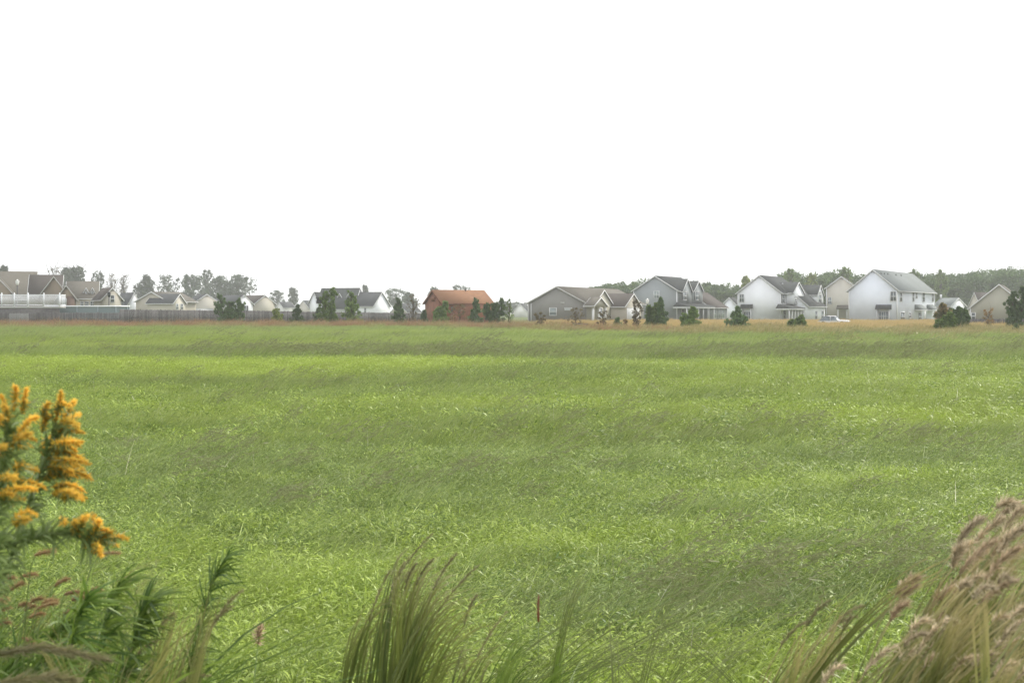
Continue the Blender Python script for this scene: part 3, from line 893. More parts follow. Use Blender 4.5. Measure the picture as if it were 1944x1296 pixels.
def broad_tree(name, px, D, ptop, width_px, label, mat='c_far', ncl=26, nl=60, leaf=.5, sparse=0, base_f=.25, seed=1, cat="tree", group=None, bark='greybark', lean=0, z0=0, shape=1.0, crad=.17):
    rs = np.random.default_rng(seed)
    H = zz(ptop, D) - z0; Wd = width_px / F * D * 1.25
    r = empty(name, (W(px, 0, D)[0], D, z0)); tag(r, label, cat, group)
    t = MB()
    lx = lean * H
    tp = [np.array([lx * q * q + rs.normal() * .012 * H, rs.normal() * .012 * H, H * q * .86]) for q in np.linspace(0, 1, 7)]
    tp[0] = np.zeros(3)
    t.tube(tp, H * .022 * np.linspace(1, .15, 7) ** .8, 7)
    cen, rad = [], []
    for k in range(ncl):
        f = base_f + (1 - base_f) * ((k + rs.random()) / ncl) * .94
        env = math.sqrt(max(.05, 1 - (((f - base_f) / (1 - base_f) - .5) / .58) ** 2))
        ang = k * 2.4 + rs.random()
        rr = Wd / 2 * max(.1, env) * (.25 + .65 * rs.random())
        c = np.array([lx * f * f + math.cos(ang) * rr, math.sin(ang) * rr, H * f])
        cr = H * crad * (.45 + .75 * rs.random()) * (.8 if f > .85 else 1)
        c[2] = min(c[2], H - cr * .7)
        cen.append(c); rad.append([cr * min(1.2, Wd / H * 1.4), cr * min(1.2, Wd / H * 1.4), cr * .75])
        st = tp[min(6, int(f * .72 * 7))]
        limb(t, st, c, H * .008, H * .0025, rs, 4)
        for q in range(2 + sparse):
            limb(t, c, c + rs.normal(size=3) * cr * 1.0 + np.array([0, 0, cr * .5]), H * .003, H * .0012, rs, 3)
    t.build('trunk', M[bark], r, True)
    if nl:
        c_ = MB(); leafcloud(c_, cen, rad, nl, leaf, rs, shell=.45)
        c_.build('crown', M[mat], r)
    return r


def evergreen(name, px, D, ptop, width_px, label, mat='c_juniper', seed=1, leaders=1, z0=0, n=22, nl=84, leaf=.135, cat="evergreen", group="young evergreens along the field edge", taper=1.0, low=.04):
    rs = np.random.default_rng(seed)
    H = zz(ptop, D) - z0; Wd = width_px / F * D * 1.22; leaders += 1 if (seed % 2 and width_px > 25) else 0
    r = empty(name, (W(px, 0, D)[0], D, z0)); tag(r, label, cat, group)
    t = MB(); cr = MB()
    for ld in range(leaders):
        off = np.array([(ld - (leaders - 1) / 2) * Wd * .34, rs.normal() * .15, 0]) if leaders > 1 else np.zeros(3)
        hh = H * (1 if ld == seed % leaders else .7 + .25 * rs.random())
        w2 = Wd / 2 * (1 if leaders == 1 else .66)
        t.tube([np.array([0, 0, -.1]), off * .5 + [0, 0, hh * .25], off + [0, 0, hh * .6], off + [rs.normal() * .05, 0, hh * .97]], [.035 * H, .028 * H, .015 * H, .004], 6)
        cen, rad = [], []
        for k in range(n):
            f = low + (.97 - low) * (k + .5) / n
            env = (1 - f) ** (.62 * taper) * (.85 + .4 * math.sin(k * 1.7 + seed)) * min(1, f / .2 + .5)
            for q in range(3):
                ang = rs.random() * TAU
                rr = w2 * env * (.3 + .8 * rs.random())
                c = off * min(1, f * 1.5) + np.array([math.cos(ang) * rr, math.sin(ang) * rr, hh * f + rs.normal() * .04 * hh])
                cen.append(c); s_ = max(.06, w2 * .36 * (1.1 - f))
                rad.append([s_, s_, s_ * 1.15])
                if q == 0: t.tube([off * min(1, f * 1.5) + [0, 0, hh * f * .9], (c + off + [0, 0, hh * f]) / 2, c], [.008 * H, .005 * H, .002 * H], 4)
        cen.append(off + [0, 0, hh * .96]); rad.append([.04 * H, .04 * H, .06 * H])
        leafcloud(cr, cen, rad, nl // 3, leaf, rs, up=1.1, shell=.6, long=1.25)
    t.build('trunk', M['bark'], r, True); cr.build('crown', M[mat], r)
    return r


EG = "young evergreens along the field edge"
evergreen("evergreen_shrub", 436, 142, 560, 44, "dense dark evergreen in front of the tall grey fence", seed=3, leaders=2, taper=.6, z0=0.1)
evergreen("evergreen_shrub", 565, 146, 578, 22, "small dark pointed evergreen before the fence, right of the yellow green bush", seed=4)
evergreen("evergreen_tree", 625, 140, 546, 36, "tallest young evergreen, covering the left half of the white house with two dormers", mat='c_green', seed=5, taper=.45, n=26)
evergreen("evergreen_shrub", 604, 141, 585, 18, "low dark evergreen at the left foot of the tallest young evergreen", seed=6)
evergreen("evergreen_tree", 667, 141, 555, 36, "bushy young evergreen before the dark gap between white house and garage wing", mat='c_green', seed=8, leaders=1, taper=.6)
evergreen("evergreen_shrub", 756, 140, 568, 28, "blue green evergreen between the white garage wing and the shed", seed=8, taper=.8)
evergreen("evergreen_shrub", 838, 138, 572, 34, "leafy evergreen covering the left corner of the rust red shed", mat='c_green', seed=9, taper=.55)
evergreen("evergreen_shrub", 903, 136, 568, 30, "dark evergreen in front of the right half of the shed", seed=10, taper=.7)
evergreen("evergreen_shrub", 938, 137, 566, 32, "dark evergreen hiding the shed's right end", seed=11, leaders=2, taper=.55)
evergreen("evergreen_shrub", 806, 140, 590, 16, "knee high dark evergreen at the left foot of the shed", seed=12)
evergreen("evergreen_shrub", 1238, 118, 576, 30, "mid green bush, left of a pair before the blue grey house", mat='c_green', seed=13, taper=.55)
evergreen("evergreen_shrub", 1254, 116, 566, 24, "dark pointed evergreen, right of a pair before the blue grey house", seed=14, taper=.7)
evergreen("evergreen_shrub", 1308, 112, 584, 36, "evergreen before the porch posts of the blue grey house", mat='c_green', seed=15, taper=.6)
evergreen("evergreen_shrub", 1400, 110, 582, 38, "dark leaning evergreen with a bent tip, left of the white house with charcoal roof", seed=16, taper=1.1)
evergreen("evergreen_shrub", 1513, 108, 600, 40, "low spreading evergreen before the porch of the white house with charcoal roof", mat='c_green', seed=17, taper=.9)
evergreen("evergreen_shrub", 1172, 112, 605, 16, "ankle high dark evergreen below the bungalow's garage", seed=18)
evergreen("evergreen_shrub", 1812, 104, 583, 34, "dark evergreen in the clump right of the big white house, its middle", seed=19, taper=.5)
evergreen("evergreen_shrub", 1832, 105, 588, 24, "small evergreen at the right end of the clump beside the big white house", seed=20, taper=.6)
evergreen("evergreen_tree", 1932, 116, 545, 42, "tall dark evergreen cut by the right edge of the picture", seed=21, taper=.5, n=26)
evergreen("evergreen_shrub", 1929, 96, 617, 14, "tiny evergreen below the tall one at the right edge", seed=22)
evergreen("leafy_bush", 525, 144, 586, 22, "bright yellow green bush before the grey fence", mat='c_yellow', seed=23, cat="bush", group=None, taper=.5)
evergreen("leafy_bush", 1790, 102, 578, 30, "green bush with reddish top beside the big white house's right corner", mat='c_mixed', seed=24, cat="bush", group=None, taper=.45)
evergreen("leafy_bush", 1796, 100, 596, 40, "round green bush at the left front of the clump beside the big white house", mat='c_green', seed=25, cat="bush", group=None, taper=.45)
BG = "thin leafy saplings along the field edge"
for (px, D, pt, wp, mt, lab, sd, nl) in (
        (784, 142, 556, 22, 'c_brown', "dark thin leafed sapling left of the rust red shed", 31, 26),
        (872, 139, 576, 34, 'c_autumn', "reddish autumn sapling in front of the middle of the shed", 32, 40),
        (967, 136, 566, 16, 'c_green', "thin green sapling right of the shed", 33, 26),
        (1025, 112, 592, 20, 'c_brown', "dark brown weed bush before the bungalow's blank gable", 34, 30),
        (1093, 108, 583, 26, 'c_brown', "sparse brown sapling before the bungalow, above the bench", 35, 18),
        (1145, 108, 587, 24, 'c_brown', "sparse brown sapling before the bungalow's porch", 36, 22),
        (1208, 112, 568, 18, 'c_brown', "narrow leafy sapling before the bungalow's garage door", 37, 44),
        (1187, 110, 606, 8, 'c_autumn', "tiny reddish sapling left of the narrow one", 38, 30),
        (1877, 104, 584, 22, 'c_autumn', "thin orange sapling before the tan house at right", 39, 18)):
    broad_tree("sapling", px, D, pt, wp, lab, mt, ncl=16, nl=nl, leaf=.09, sparse=1, base_f=.15, seed=sd, cat="sapling", group=BG, bark='bark', crad=.13)

# hazy trees at the left, each its own
FT = "hazy trees far behind the houses"
for (px, D, pt, wp, kind, lab, sd) in (
        (8, 330, 501, 20, 'full', "hazy tree top peeping over the taupe roof at the left edge", 51),
        (101, 360, 504, 22, 'bare', "bare tree directly behind the brown house's front gable", 52),
        (126, 380, 506, 42, 'full', "bushy hazy tree right of the bare tree, behind the brown house", 53),
        (143, 372, 503, 34, 'full', "taller bushy tree above the tan house with dormers", 54),
        (185, 390, 514, 20, 'tall', "lone tree with a small high crown above the tan house's right end", 55),
        (212, 400, 519, 18, 'bare', "thin bare tree between the high crowned tree and the feathery one", 56),
        (234, 420, 519, 18, 'bare', "feathery bare tree above the slate roofed white house", 57),
        (262, 430, 538, 20, 'tall', "small faint tree left of the narrow dark one above the beige house", 58),
        (279, 400, 520, 22, 'full', "narrow dark tree above the left end of the beige house", 59),
        (318, 410, 521, 40, 'tall', "wide open crowned tree above the beige house", 60),
        (366, 400, 521, 44, 'full', "dense round tree above the cream garage gable", 61),
        (392, 430, 511, 26, 'tall', "tall open crowned tree behind the dense round tree", 62),
        (420, 405, 524, 44, 'full', "left of two broad merged trees behind the dark evergreen", 63),
        (452, 405, 520, 50, 'full', "right of two broad merged trees behind the dark evergreen", 64),
        (525, 450, 551, 26, 'tall', "small faint open tree right of the broad merged trees", 65),
        (556, 440, 545, 18, 'tall', "slim faint tree standing alone left of the white house with dormers", 66),
        (597, 450, 556, 14, 'bare', "very faint bare tree at the left gable of the white house with dormers", 67),
        (693, 420, 540, 14, 'tall', "faint tree top over the ridge of the white house with dormers", 68),
        (748, 410, 547, 38, 'tall', "rounded open tree right of the white garage wing", 69),
        (776, 430, 555, 22, 'full', "pale hazy tree left of the shed", 70),
        (826, 400, 545, 22, 'full', "hazy tree top over the shed's left gable", 71),
        (870, 420, 540, 36, 'tall', "hazy open tree top above the shed's ridge", 72),
        (955, 480, 571, 24, 'full', "faint low tree just right of the shed", 73),
        (985, 520, 573, 30, 'full', "faintest low tree between the shed and the bungalow", 74)):
    if kind == 'full':
        broad_tree("far_tree", px, D, pt, wp, lab, 'c_far', 34, 80, .42, 0, .12, sd, group=FT, crad=.16)
    elif kind == 'tall':
        broad_tree("far_tree", px, D, pt, wp, lab, 'c_far', 26, 34, .36, 1, .42, sd, group=FT, crad=.12, lean=.02)
    else:
        broad_tree("far_tree", px, D, pt, wp, lab, 'c_brown', 30, 5, .30, 3, .3, sd, group=FT, crad=.14)

# the wood behind the houses at the right: one mass
rs = np.random.default_rng(90)
prof_x = [1100, 1125, 1160, 1200, 1250, 1330, 1395, 1430, 1470, 1505, 1530, 1560, 1600, 1640, 1700, 1745, 1765, 1790, 1815, 1840, 1870, 1900, 1944, 2100]
prof_y = [552, 540, 537, 533, 532, 533, 541, 531, 520, 512, 520, 515, 509, 517, 522, 514, 522, 513, 522, 514, 508, 505, 508, 505]
wood = MB(); wt = MB()
for row, (D, drop) in enumerate(((330, 9), (345, 4), (362, 0), (380, 2))):
    px = 1104 + row * 5
    while px < 2100:
        top = np.interp(px, prof_x, prof_y) + drop + rs.normal() * 2.2
        H = zz(top, D); X = (px - CX) / F * D
        wdt = H * (.24 + .12 * rs.random())
        nc = 11
        f = .12 + .80 * (np.arange(nc) + rs.random(nc)) / nc
        env = np.sin(np.clip(f, 0, 1) ** 1.1 * math.pi * .84 + .28) ** .7
        ang = rs.random(nc) * TAU
        rr = wdt * env * rs.random(nc) * .9
        cen = np.stack([X + np.cos(ang) * rr, D + np.sin(ang) * rr, H * f], -1)
        cen[:, 2] = np.minimum(cen[:, 2], H * .93)
        rad = np.stack([wdt * (.35 + .25 * rs.random(nc))] * 2 + [H * (.07 + .04 * rs.random(nc))], -1)
        tone = rs.random()
        leafcloud(wood, cen, rad, 52, .42, rs, shell=.45, crn=np.clip(tone * .7 + rs.random(nc) * .3, 0, 1))
        if row < 2: wt.tube([(X, D, 0), (X + rs.normal() * .3, D, H * .5), (X + rs.normal() * .4, D, H * .85)], [.22, .16, .05], 5)
        px += 9 + 7 * rs.random()
tag(wood.build("woodland", M['c_wood']), "dense hazy green wood behind the houses at the right", "wood", kind="stuff")
# a few trees that stand out of the wood
for (px, D, pt, wp, mt, lab, sd) in (
        (1418, 300, 522, 18, 'c_yellow', "light green slender tree left of the charcoal roofed white house's ridge, before the wood", 81),
        (1500, 318, 508, 20, 'c_green', "tree standing a head above the wood over the charcoal roof", 82),
        (1540, 316, 515, 26, 'c_yellow', "yellow green tree in the wood, right of the charcoal roof's ridge", 83),
        (1604, 318, 505, 22, 'c_green', "round topped tree highest above the wood between two white houses", 84),
        (1736, 316, 509, 20, 'c_green', "dark tree top just right of the big white house's ridge", 85),
        (1786, 318, 510, 26, 'c_green', "tree with a knobbly top above the salmon walled house", 86)):
    broad_tree("tall_tree", px, D, pt, wp, lab, mt, 26, 70, .34, 0, .2, sd, group="trees standing out of the wood", crad=.12)

# ------------------------------------------------------------------ grass and weeds
def blades(mb, n, R, h, w_, lean=.7, spread=.5, seg=4, rs=rng, hv=.35, droop=.35, tip=.15, zoff=0):
    ang0 = rs.random(n) * TAU; rr = R * np.sqrt(rs.random(n))
    b = np.stack([np.cos(ang0) * rr, np.sin(ang0) * rr, np.full(n, zoff - .02)], -1)
    az = rs.normal(size=n) * spread
    H = h * (1 - hv + 2 * hv * rs.random(n))
    ln = lean * (.4 + 1.1 * rs.random(n)) * H
    t = np.linspace(0, 1, seg + 1)[None, :]
    hor = ln[:, None] * t ** 1.7
    z = H[:, None] * (t - droop * t ** 3 * rs.random(n)[:, None])
    P = b[:, None, :] + np.stack([np.cos(az)[:, None] * hor, np.sin(az)[:, None] * hor, z], -1)
    sa = az + math.pi / 2 + rs.normal(size=n) * .9
    side = np.stack([np.cos(sa), np.sin(sa), rs.normal(size=n) * .25], -1)[:, None, :]
    ww = (w_ * (.6 + .8 * rs.random(n)))[:, None] * np.maximum(tip, (1 - t) ** .6) * np.minimum(1, .6 + t * 3)
    A_ = P - side * ww[..., None] / 2; B_ = P + side * ww[..., None] / 2
    V = np.stack([A_, B_], 2).reshape(n, -1, 3)
    k = np.arange(seg)
    q = np.stack([2 * k, 2 * k + 1, 2 * k + 3, 2 * k + 2], -1)
    Fq = (q[None] + (np.arange(n) * 2 * (seg + 1))[:, None, None]).reshape(-1, 4)
    mb.add(V.reshape(-1, 3), Fq, np.repeat(rs.random(n), 2 * (seg + 1)), np.tile(np.repeat(np.linspace(0, 1, seg + 1), 2), n))


def weeds(mb, n, R, h, size, rs=rng, nw=.2):
    """broad leaves held up at all heights"""
    p = np.stack([rs.normal(size=n) * R * .6, rs.normal(size=n) * R * .6, h * rs.random(n) ** .7], -1)
    az = rs.normal(size=n) * 1.2; el = rs.normal(size=n) * .45 + .1
    d = np.stack([np.cos(az) * np.cos(el), np.sin(az) * np.cos(el), np.sin(el)], -1)
    s_ = np.cross(d, [0, 0, 1]); s_ /= np.linalg.norm(s_, axis=1, keepdims=True)
    L_ = (size * (.5 + rs.random(n)))[:, None]
    nrm = np.cross(s_, d)
    V = np.stack([p, p + d * L_ * .5 + s_ * L_ * nw + nrm * L_ * .12, p + d * L_, p + d * L_ * .5 - s_ * L_ * nw + nrm * L_ * .06], 1).reshape(-1, 3)
    mb.add(V, np.arange(4 * n).reshape(-1, 4), np.repeat(rs.random(n), 4), .3)


def seedgrass(mb, n, R, h, rs=rng, w_=.0022, barb=18, bl=.03, lean=.75):
    """thin stalks with a feathery nodding head"""
    for k in range(n):
        b = np.array([rs.normal() * R * .5, rs.normal() * R * .5, 0])
        az = rs.normal() * .35; H = h * (.7 + .5 * rs.random()); L_ = H * lean * (.6 + .6 * rs.random())
        t = np.linspace(0, 1, 6)[:, None]
        dr = np.array([math.cos(az), math.sin(az), 0])
        P = b + dr * L_ * t ** 1.8 + np.array([0, 0, 1]) * H * (t - .22 * t ** 4)
        side = np.array([-math.sin(az), math.cos(az), .3])
        V = np.stack([P - side * w_ * .5, P + side * w_ * .5], 1).reshape(-1, 3)
        q = np.array([[2 * i, 2 * i + 1, 2 * i + 3, 2 * i + 2] for i in range(5)])
        mb.add(V, q, rs.random(), .3)
        tt = .68 + .32 * rs.random((barb, 1))
        c = b + dr * L_ * tt ** 1.8 + np.array([0, 0, 1]) * H * (tt - .22 * tt ** 4)
        d = dr * .8 + rs.normal(size=(barb, 3)) * .45; d *= bl * (.5 + rs.random((barb, 1)))
        s2 = rs.normal(size=(barb, 3)) * w_ * .8
        V = np.stack([c - s2, c + s2, c + d + s2 * .4, c + d - s2 * .4], 1).reshape(-1, 3)
        mb.add(V, np.arange(4 * barb).reshape(-1, 4), np.repeat(rs.random(barb), 4), 1.0)


def protos(fns, mat):
    col = bpy.data.collections.new("clump_shapes")
    for k, fn in enumerate(fns):
        mb = MB(); fn(mb)
        o = mb.build("grass_clump", mat, "none")
        col.objects.link(o)
    return col, len(fns)


def scatter(name, label, col_n, xy, scl, pv, tilt=.12, cat=None, hs=None, az=.25):
    col, nk = col_n
    n = len(xy)
    me = bpy.data.meshes.new(name)
    P = np.stack([xy[:, 0], xy[:, 1], gz(xy[:, 0], xy[:, 1])], -1).astype(np.float32)
    me.vertices.add(n); me.vertices.foreach_set("co", P.ravel())
    rot = np.stack([rng.normal(size=n) * tilt, rng.normal(size=n) * tilt, rng.normal(size=n) * az], -1).astype(np.float32)
    for nm, ty, arr in (("scl", 'FLOAT', scl), ("pv", 'FLOAT', pv)):
        a_ = me.attributes.new(nm, ty, 'POINT'); a_.data.foreach_set("value", np.asarray(arr, np.float32))
    a_ = me.attributes.new("rot", 'FLOAT_VECTOR', 'POINT'); a_.data.foreach_set("vector", rot.ravel())
    a_ = me.attributes.new("idx", 'INT', 'POINT'); a_.data.foreach_set("value", rng.integers(0, nk, n).astype(np.int32))
    o = bpy.data.objects.new(name, me); C.objects.link(o)
    tag(o, label, cat or "grass", kind="stuff")
    ng = bpy.data.node_groups.new("scatter_clumps", 'GeometryNodeTree')
    ng.interface.new_socket("Geometry", in_out='INPUT', socket_type='NodeSocketGeometry')
    ng.interface.new_socket("Geometry", in_out='OUTPUT', socket_type='NodeSocketGeometry')
    gi = ng.nodes.new("NodeGroupInput"); go = ng.nodes.new("NodeGroupOutput")
    ci = ng.nodes.new("GeometryNodeCollectionInfo"); ci.inputs["Collection"].default_value = col
    ci.inputs["Separate Children"].default_value = True; ci.inputs["Reset Children"].default_value = True
    ip = ng.nodes.new("GeometryNodeInstanceOnPoints"); ip.inputs["Pick Instance"].default_value = True
    def na(nm, ty):
        q = ng.nodes.new("GeometryNodeInputNamedAttribute"); q.data_type = ty; q.inputs["Name"].default_value = nm
        return q.outputs["Attribute"]
    L_ = ng.links.new
    L_(gi.outputs[0], ip.inputs["Points"]); L_(ci.outputs[0], ip.inputs["Instance"])
    L_(na("idx", 'INT'), ip.inputs["Instance Index"]); L_(na("rot", 'FLOAT_VECTOR'), ip.inputs["Rotation"]); L_(na("scl", 'FLOAT'), ip.inputs["Scale"])
    L_(ip.outputs[0], go.inputs[0])
    md = o.modifiers.new("scatter", 'NODES'); md.node_group = ng
    return o


ph = np.random.default_rng(11)
_K = [(ph.normal() * .10, ph.normal() * .26, ph.random() * TAU, 1.0) for _ in range(7)] + [(ph.normal() * .45, ph.normal() * .8, ph.random() * TAU, .6) for _ in range(6)]
_K2 = [(ph.normal() * 2.2, ph.normal() * 3.0, ph.random() * TAU) for _ in range(9)]
BANDS = [  # px, D, half width m, half depth m, amount: tall dull strips (+) and bright short strips (-)
    (620, 47, 9, 5, .42), (900, 50, 7, 5, .35), (720, 29.5, 4.6, 1.5, .5), (520, 29.5, 3, 1.3, .3), (250, 29.5, 2.5, 1.2, .2), (430, 37, 12, 3.2, -.5), (150, 62, 10, 6, -.45),
    (60, 36, 4, 3, -.3), (910, 22.5, 1.8, 1.1, -.4), (1050, 38, 4, 6, .2), (1600, 30, 9, 2.6, -.35), (1880, 19.5, 3, 1.5, -.4), (1620, 20.5, 1.2, .8, -.25),
    (700, 17, 4, 2.4, .25), (1400, 16, 3, 2, .2), (350, 14, 2, 1.5, .22), (1280, 6.9, .95, .75, .7), (1500, 7.2, .5, .6, .4), (1700, 50, 9, 5, .2), (200, 90, 20, 10, -.25),
    (1500, 75, 14, 10, .18), (600, 105, 15, 12, .12), (440, 10.8, .9, .6, .3), (1040, 33, 2.0, 2.5, .35), (900, 13, 1.5, .8, .2), (1150, 11.3, 1.4, .6, .2), (1700, 12, 1.5, 1, -.2), (1200, 9, 1.2, .7, -.2), (600, 8, 1, .6, -.15), (1600, 8.5, .6, .5, .2)]


def patch(x, y):
    v = np.full(len(x), .46)
    for kx, ky, p_, a_ in _K: v = v + .062 * a_ * np.sin(kx * x + ky * y + p_)
    for kx, ky, p_ in _K2: v = v + .055 * np.sin(kx * x + ky * y + p_) * np.clip((40 - y) / 20, 0, 1)
    for px, D, sx, sy, am in BANDS:
        xc = (px - CX) / F * D
        v = v + am * np.exp(-((x - xc) / sx) ** 2 - ((y - D) / sy) ** 2)
    return np.clip(v, 0, 1)


def pts(D0, D1, dens, cond=None, marg=3.0):
    A_ = .43 * (D1 ** 2 - D0 ** 2) + 2 * marg * (D1 - D0)
    n = int(A_ * dens)
    wmax = .43 * D1 + marg
    D = D0 + (D1 - D0) * rng.random(int(n * 2.6)); x = (rng.random(len(D)) * 2 - 1) * wmax
    k = (np.abs(x) < .43 * D + marg)
    x, D = x[k][:n], D[k][:n]
    if cond is not None:
        k = cond(x, D); x, D = x[k], D[k]
    return np.stack([x, D], -1)


infield = lambda x, y: y < field_edge(x)
fine = protos([lambda m: blades(m, 110, .20, .13, .0036, lean=.8, spread=1.1, seg=4), lambda m: blades(m, 60, .20, .19, .004, lean=1.0, spread=.7, seg=4), lambda m: blades(m, 110, .22, .12, .0034, lean=.8, spread=1.8, seg=4)], M['g_fine'])
leafy = protos([lambda m: weeds(m, 230, .16, .16, .032, nw=.09), lambda m: (weeds(m, 70, .18, .14, .02, nw=.22), weeds(m, 150, .18, .16, .036, nw=.07)), lambda m: (weeds(m, 200, .15, .18, .026, nw=.10), blades(m, 25, .18, .2, .004, seg=4))], M['g_leaf'])
mid = protos([lambda m: blades(m, 95, .34, .24, .008, lean=.85, spread=.8, seg=3), lambda m: blades(m, 85, .34, .20, .009, lean=.7, spread=1.2, seg=3)], M['g_far'])
far = protos([lambda m: blades(m, 90, .75, .42, .020, lean=.8, seg=3), lambda m: blades(m, 80, .75, .36, .022, lean=.7, spread=.8, seg=3)], M['g_far'])
seed = protos([lambda m: seedgrass(m, 16, .22, .46), lambda m: seedgrass(m, 20, .25, .38)], M['g_seed'])
seedfar = protos([lambda m: seedgrass(m, 26, .7, .55, w_=.008, barb=9, bl=.07), lambda m: seedgrass(m, 22, .7, .62, w_=.009, barb=9, bl=.08)], M['g_seed'])
straw = protos([lambda m: blades(m, 3, .12, .30, .0045, lean=1.1, spread=1.6, seg=4), lambda m: blades(m, 2, .12, .24, .006, lean=1.3, spread=2.2, seg=3)], M['g_dry_glint'])
leafmid = protos([lambda m: weeds(m, 110, .30, .22, .06, nw=.1), lambda m: weeds(m, 90, .30, .20, .05, nw=.14)], M['g_leaf'])

p_ = pts(3.2, 15, 36); v_ = patch(p_[:, 0], p_[:, 1])
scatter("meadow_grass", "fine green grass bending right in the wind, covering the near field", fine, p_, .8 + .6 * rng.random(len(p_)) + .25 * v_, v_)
p_ = pts(3.2, 15, 42); v_ = patch(p_[:, 0], p_[:, 1]); k = rng.random(len(p_)) < 1.25 - v_
scatter("meadow_herbs", "small broad leaved weeds mixed into the near grass", leafy, p_[k], .8 + .6 * rng.random(k.sum()), v_[k], az=2.0, cat="weeds")
p_ = pts(15, 42, 10); v_ = patch(p_[:, 0], p_[:, 1])
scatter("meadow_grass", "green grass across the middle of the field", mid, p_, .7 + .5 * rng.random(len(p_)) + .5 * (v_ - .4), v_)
p_ = pts(15, 45, 8); v_ = patch(p_[:, 0], p_[:, 1]); k = rng.random(len(p_)) < 1.0 - v_
scatter("meadow_herbs", "leafy weeds dotted through the middle of the field", leafmid, p_[k], .7 + .5 * rng.random(k.sum()), v_[k], az=2.0, cat="weeds")
p_ = pts(42, 140, 2.6, infield); v_ = patch(p_[:, 0], p_[:, 1])
scatter("meadow_grass", "smooth yellow green grass in the far half of the field", far, p_, .6 + .35 * rng.random(len(p_)) + .45 * (v_ - .3), v_)
p_ = pts(4.6, 42, 9); v_ = patch(p_[:, 0], p_[:, 1]); k = rng.random(len(p_)) * np.where(p_[:, 1] > 10, 2.2, .8) < np.clip((v_ - .54) * 1.7, .015, .6)
scatter("seed_grass", "grey brown feathery seed heads in patches of the near and middle field", seed, p_[k], .75 + .5 * rng.random(k.sum()), v_[k])
p_ = pts(38, 95, 1.6, infield); v_ = patch(p_[:, 0], p_[:, 1]); k = rng.random(len(p_)) < np.clip((v_ - .54) * 1.7, .015, .6)
scatter("seed_grass", "dull seed head grass in strips of the far field", seedfar, p_[k], .7 + .4 * rng.random(k.sum()), v_[k])
p_ = pts(4, 40, .9)
scatter("dry_straw_glints", "scattered dry blades coloured pale as glints in the field", straw, p_, .6 + .8 * rng.random(len(p_)), p_[:, 0] * 0 + .5, az=2.5, cat="straw")

# weeds beyond the field
wred = protos([lambda m: (blades(m, 90, .8, .62, .022, lean=.45, seg=3), weeds(m, 60, .8, .6, .1)), lambda m: (blades(m, 80, .8, .75, .025, lean=.4, seg=3), weeds(m, 40, .8, .8, .09))], M['w_red'])
wgold = protos([lambda m: blades(m, 120, .9, .62, .026, lean=.5, seg=3), lambda m: blades(m, 110, .9, .55, .028, lean=.45, seg=3)], M['w_gold'])
wgreen = protos([lambda m: (blades(m, 90, .7, .55, .022, lean=.5, seg=3), weeds(m, 70, .7, .5, .1)), lambda m: (blades(m, 70, .7, .7, .024, lean=.4, seg=3), weeds(m, 90, .7, .65, .09))], M['w_green'])
p_ = pts(96, 158, 1.0, lambda x, y: (y > field_edge(x) + 1) & (x < 14 + rng.normal(size=len(x)) * 2) & (rng.random(len(x)) < .9))
k = rng.random(len(p_))
cond = (p_[:, 1] < field_edge(p_[:, 0]) + 17)
scatter("rusty_weeds", "rusty red brown weeds in a strip before the fence and the shed", wred, p_[cond & (k < .62)], .75 + .6 * rng.random((cond & (k < .62)).sum()), k[cond & (k < .62)], cat="weeds")
scatter("rough_weeds", "olive weeds mixed into the strip before the fence", wgreen, p_[cond & (k >= .62)], .6 + .6 * rng.random((cond & (k >= .62)).sum()), k[cond & (k >= .62)], cat="weeds")
p_ = pts(72, 130, 1.3, lambda x, y: (y > field_edge(x) - 1) & (y < field_edge(x) + 32 + 5 * np.sin(x * .4)) & (x > 2))
v2 = np.sin(p_[:, 0] * .23 + p_[:, 1] * .3) * .5 + .5
scatter("rough_weeds", "olive brown rough weeds between the green field and the golden meadow", wgreen, p_, .5 + .55 * rng.random(len(p_)) * (.5 + v2), v2, cat="weeds")
p_ = pts(66, 135, .16, lambda x, y: (np.abs(y - field_edge(x)) < 13) & (np.sin(x * .31 + 2) + np.sin(x * .83) + rng.normal(size=len(x)) * .6 > -.2))
scatter("margin_scrub", "low ragged scrub where the field meets the rough margin", wgreen, p_, .6 + .75 * rng.random(len(p_)), p_[:, 0] * 0 + .5, cat="weeds")
p_ = pts(98, 215, .9, lambda x, y: (x > 4) & (y > field_edge(x) + 26 + 4 * np.sin(x * .7)))
scatter("golden_grass", "golden tan dry grass in front of the houses at the right", wgold, p_, .55 + .45 * rng.random(len(p_)), p_[:, 0] * 0 + .5)
p_ = pts(156, 215, .35, lambda x, y: (x < 4))
scatter("rough_weeds", "olive weeds behind the grey fence", wgreen, p_, .5 + .3 * rng.random(len(p_)), p_[:, 0] * 0 + .5, cat="weeds")

